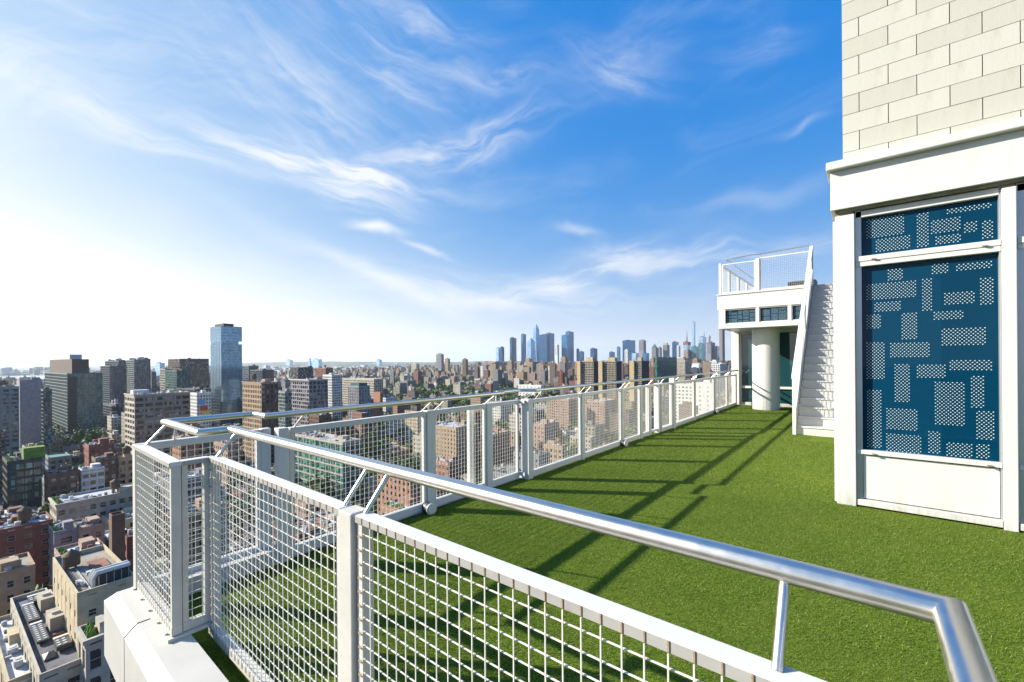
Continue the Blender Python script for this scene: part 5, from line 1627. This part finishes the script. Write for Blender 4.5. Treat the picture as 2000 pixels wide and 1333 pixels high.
crowns = [crown_mesh(i) for i in range(4)]
tm = MB(); tm.prism(ngon(0, 0, 0.32, 7), 0, 5.0, top_poly=ngon(0.1, 0, 0.2, 7))
for k in range(4):
    a_ = k * 1.7
    tm.tube([(0.1, 0, 4.2), (math.cos(a_) * 1.8, math.sin(a_) * 1.8, 7.5)], 0.11, 5)
trunk = tm.build('trunk', 'bark', data_only=True)
tr_ = random.Random(4)
cand = []
for (ga, gb, w) in gaps:
    for q_ in range(44 if w < 1300 else 30):
        on_street = tr_.random() < 0.45
        a_ = ga + (tr_.choice([-29, 29]) if on_street else tr_.uniform(-4, 4)); b_ = gb + tr_.uniform(0, 165)
        p = to_world(a_, b_)
        s_ = tr_.uniform(0.85, 1.7)
        pj = project(p[0], p[1], GZ + 8)
        if pj is None or pj[2] < 90 or pj[0] < -100 or pj[0] > 1560: continue
        dens = 0.9 if 640 < pj[0] < 1130 else 0.45
        if tr_.random() > dens: continue
        if pj[1] > edge_y(pj[0]) + 40: continue
        wl = np.interp(pj[0], [q2[0] for q2 in near_bank], [q2[1] for q2 in near_bank])
        if pj[2] > min(wl - 40, 3600): continue
        if hits(a_ - 3, a_ + 3, b_ - 3, b_ + 3, 0): continue
        cand.append((pj[2], p[0], p[1], s_ * (1.25 if (not on_street) else 1.0)))
cand.sort()


def tree_label(w, x, y, s_):
    px = project(x, y, GZ + 8)[0]
    where = ('below corner railing' if px < 262 else 'past the corner bay' if px < 400 else 'past the near railing' if px < 720 else 'past the far railing' if px < 1020 else 'past the last railings')
    return f"{'big' if s_ > 1.7 else 'medium' if s_ > 1.25 else 'small'} green {'close' if w < 230 else 'mid-distance' if w < 380 else 'distant'} tree among the low city houses, {where}"


for k, (w, x, y, s_) in enumerate(cand[:230]):
    t_ = thing('street_tree', tree_label(w, x, y, s_), 'tree', (x, y, GZ), tr_.uniform(0, 6), 'trees between the low city houses')
    t_.scale = (s_, s_, s_ * 1.25)
    obj('trunk', trunk, t_); obj('crown', crowns[k % 4], t_)
# the rest as one wood of clumps
cv = []
for c_ in crowns:
    vv = np.zeros(len(c_.vertices) * 3, np.float32); c_.vertices.foreach_get('co', vv); cv.append(vv.reshape(-1, 3))
sub = []
for (w, x, y, s_) in cand[230:6500]:
    v = cv[tr_.randint(0, 3)]
    nq = 80 if w < 700 else 36 if w < 1500 else 22
    i0 = tr_.randint(0, len(v) // 4 - nq - 1) * 4
    k = v[i0:i0 + nq * 4].copy()
    gsz = 1.5 if w < 700 else 2.7 if w < 1500 else 3.6
    cq = k.reshape(-1, 4, 3); cc2 = cq.mean(1, keepdims=True); cq = cc2 + (cq - cc2) * gsz
    k = cq.reshape(-1, 3) * np.array([s_, s_, s_ * 1.25], np.float32) + np.array([x, y, GZ], np.float32)
    sub.append(k)
V = np.concatenate(sub).astype(np.float32); nq = len(V) // 4
me = bpy.data.meshes.new('distant_trees')
me.vertices.add(nq * 4); me.loops.add(nq * 4); me.polygons.add(nq)
me.vertices.foreach_set('co', V.ravel()); me.loops.foreach_set('vertex_index', np.arange(nq * 4, dtype=np.int32))
me.polygons.foreach_set('loop_start', np.arange(0, nq * 4, 4, dtype=np.int32)); me.polygons.foreach_set('loop_total', np.full(nq, 4, np.int32))
me.update(calc_edges=True); me.materials.append(MATS['leaf'])
o_ = bpy.data.objects.new('distant_trees', me); C.objects.link(o_); o_['kind'] = 'stuff'
tag(o_, 'scattered mass of far green trees among the city blocks', 'trees')
print('lots', len(vis), 'rest', len(rest), 'trees', len(cand))

# ------------------------------------------------------------------ haze
hb = MB(); hb.box(-26100, 8100, -6100, 26100, GZ - 1.5, 620)
me = bpy.data.meshes.new('haze'); me.from_pydata(hb.v, [], hb.f)
hm_ = bpy.data.materials.new('haze'); hm_.use_nodes = True
k = NT(hm_.node_tree)
k.n.remove(k.n['Principled BSDF'])
pv_ = k.node('ShaderNodeVolumePrincipled')
pv_.inputs['Color'].default_value = (0.80, 0.90, 1.0, 1)
pv_.inputs['Density'].default_value = 0.000035
pv_.inputs['Anisotropy'].default_value = 0.35
k.l.new(pv_.outputs[0], k.n['Material Output'].inputs['Volume'])
me.materials.append(hm_)
ho = bpy.data.objects.new('haze', me); C.objects.link(ho); ho['kind'] = 'stuff'
tag(ho, 'pale blue summer haze lying over the whole city', 'haze')
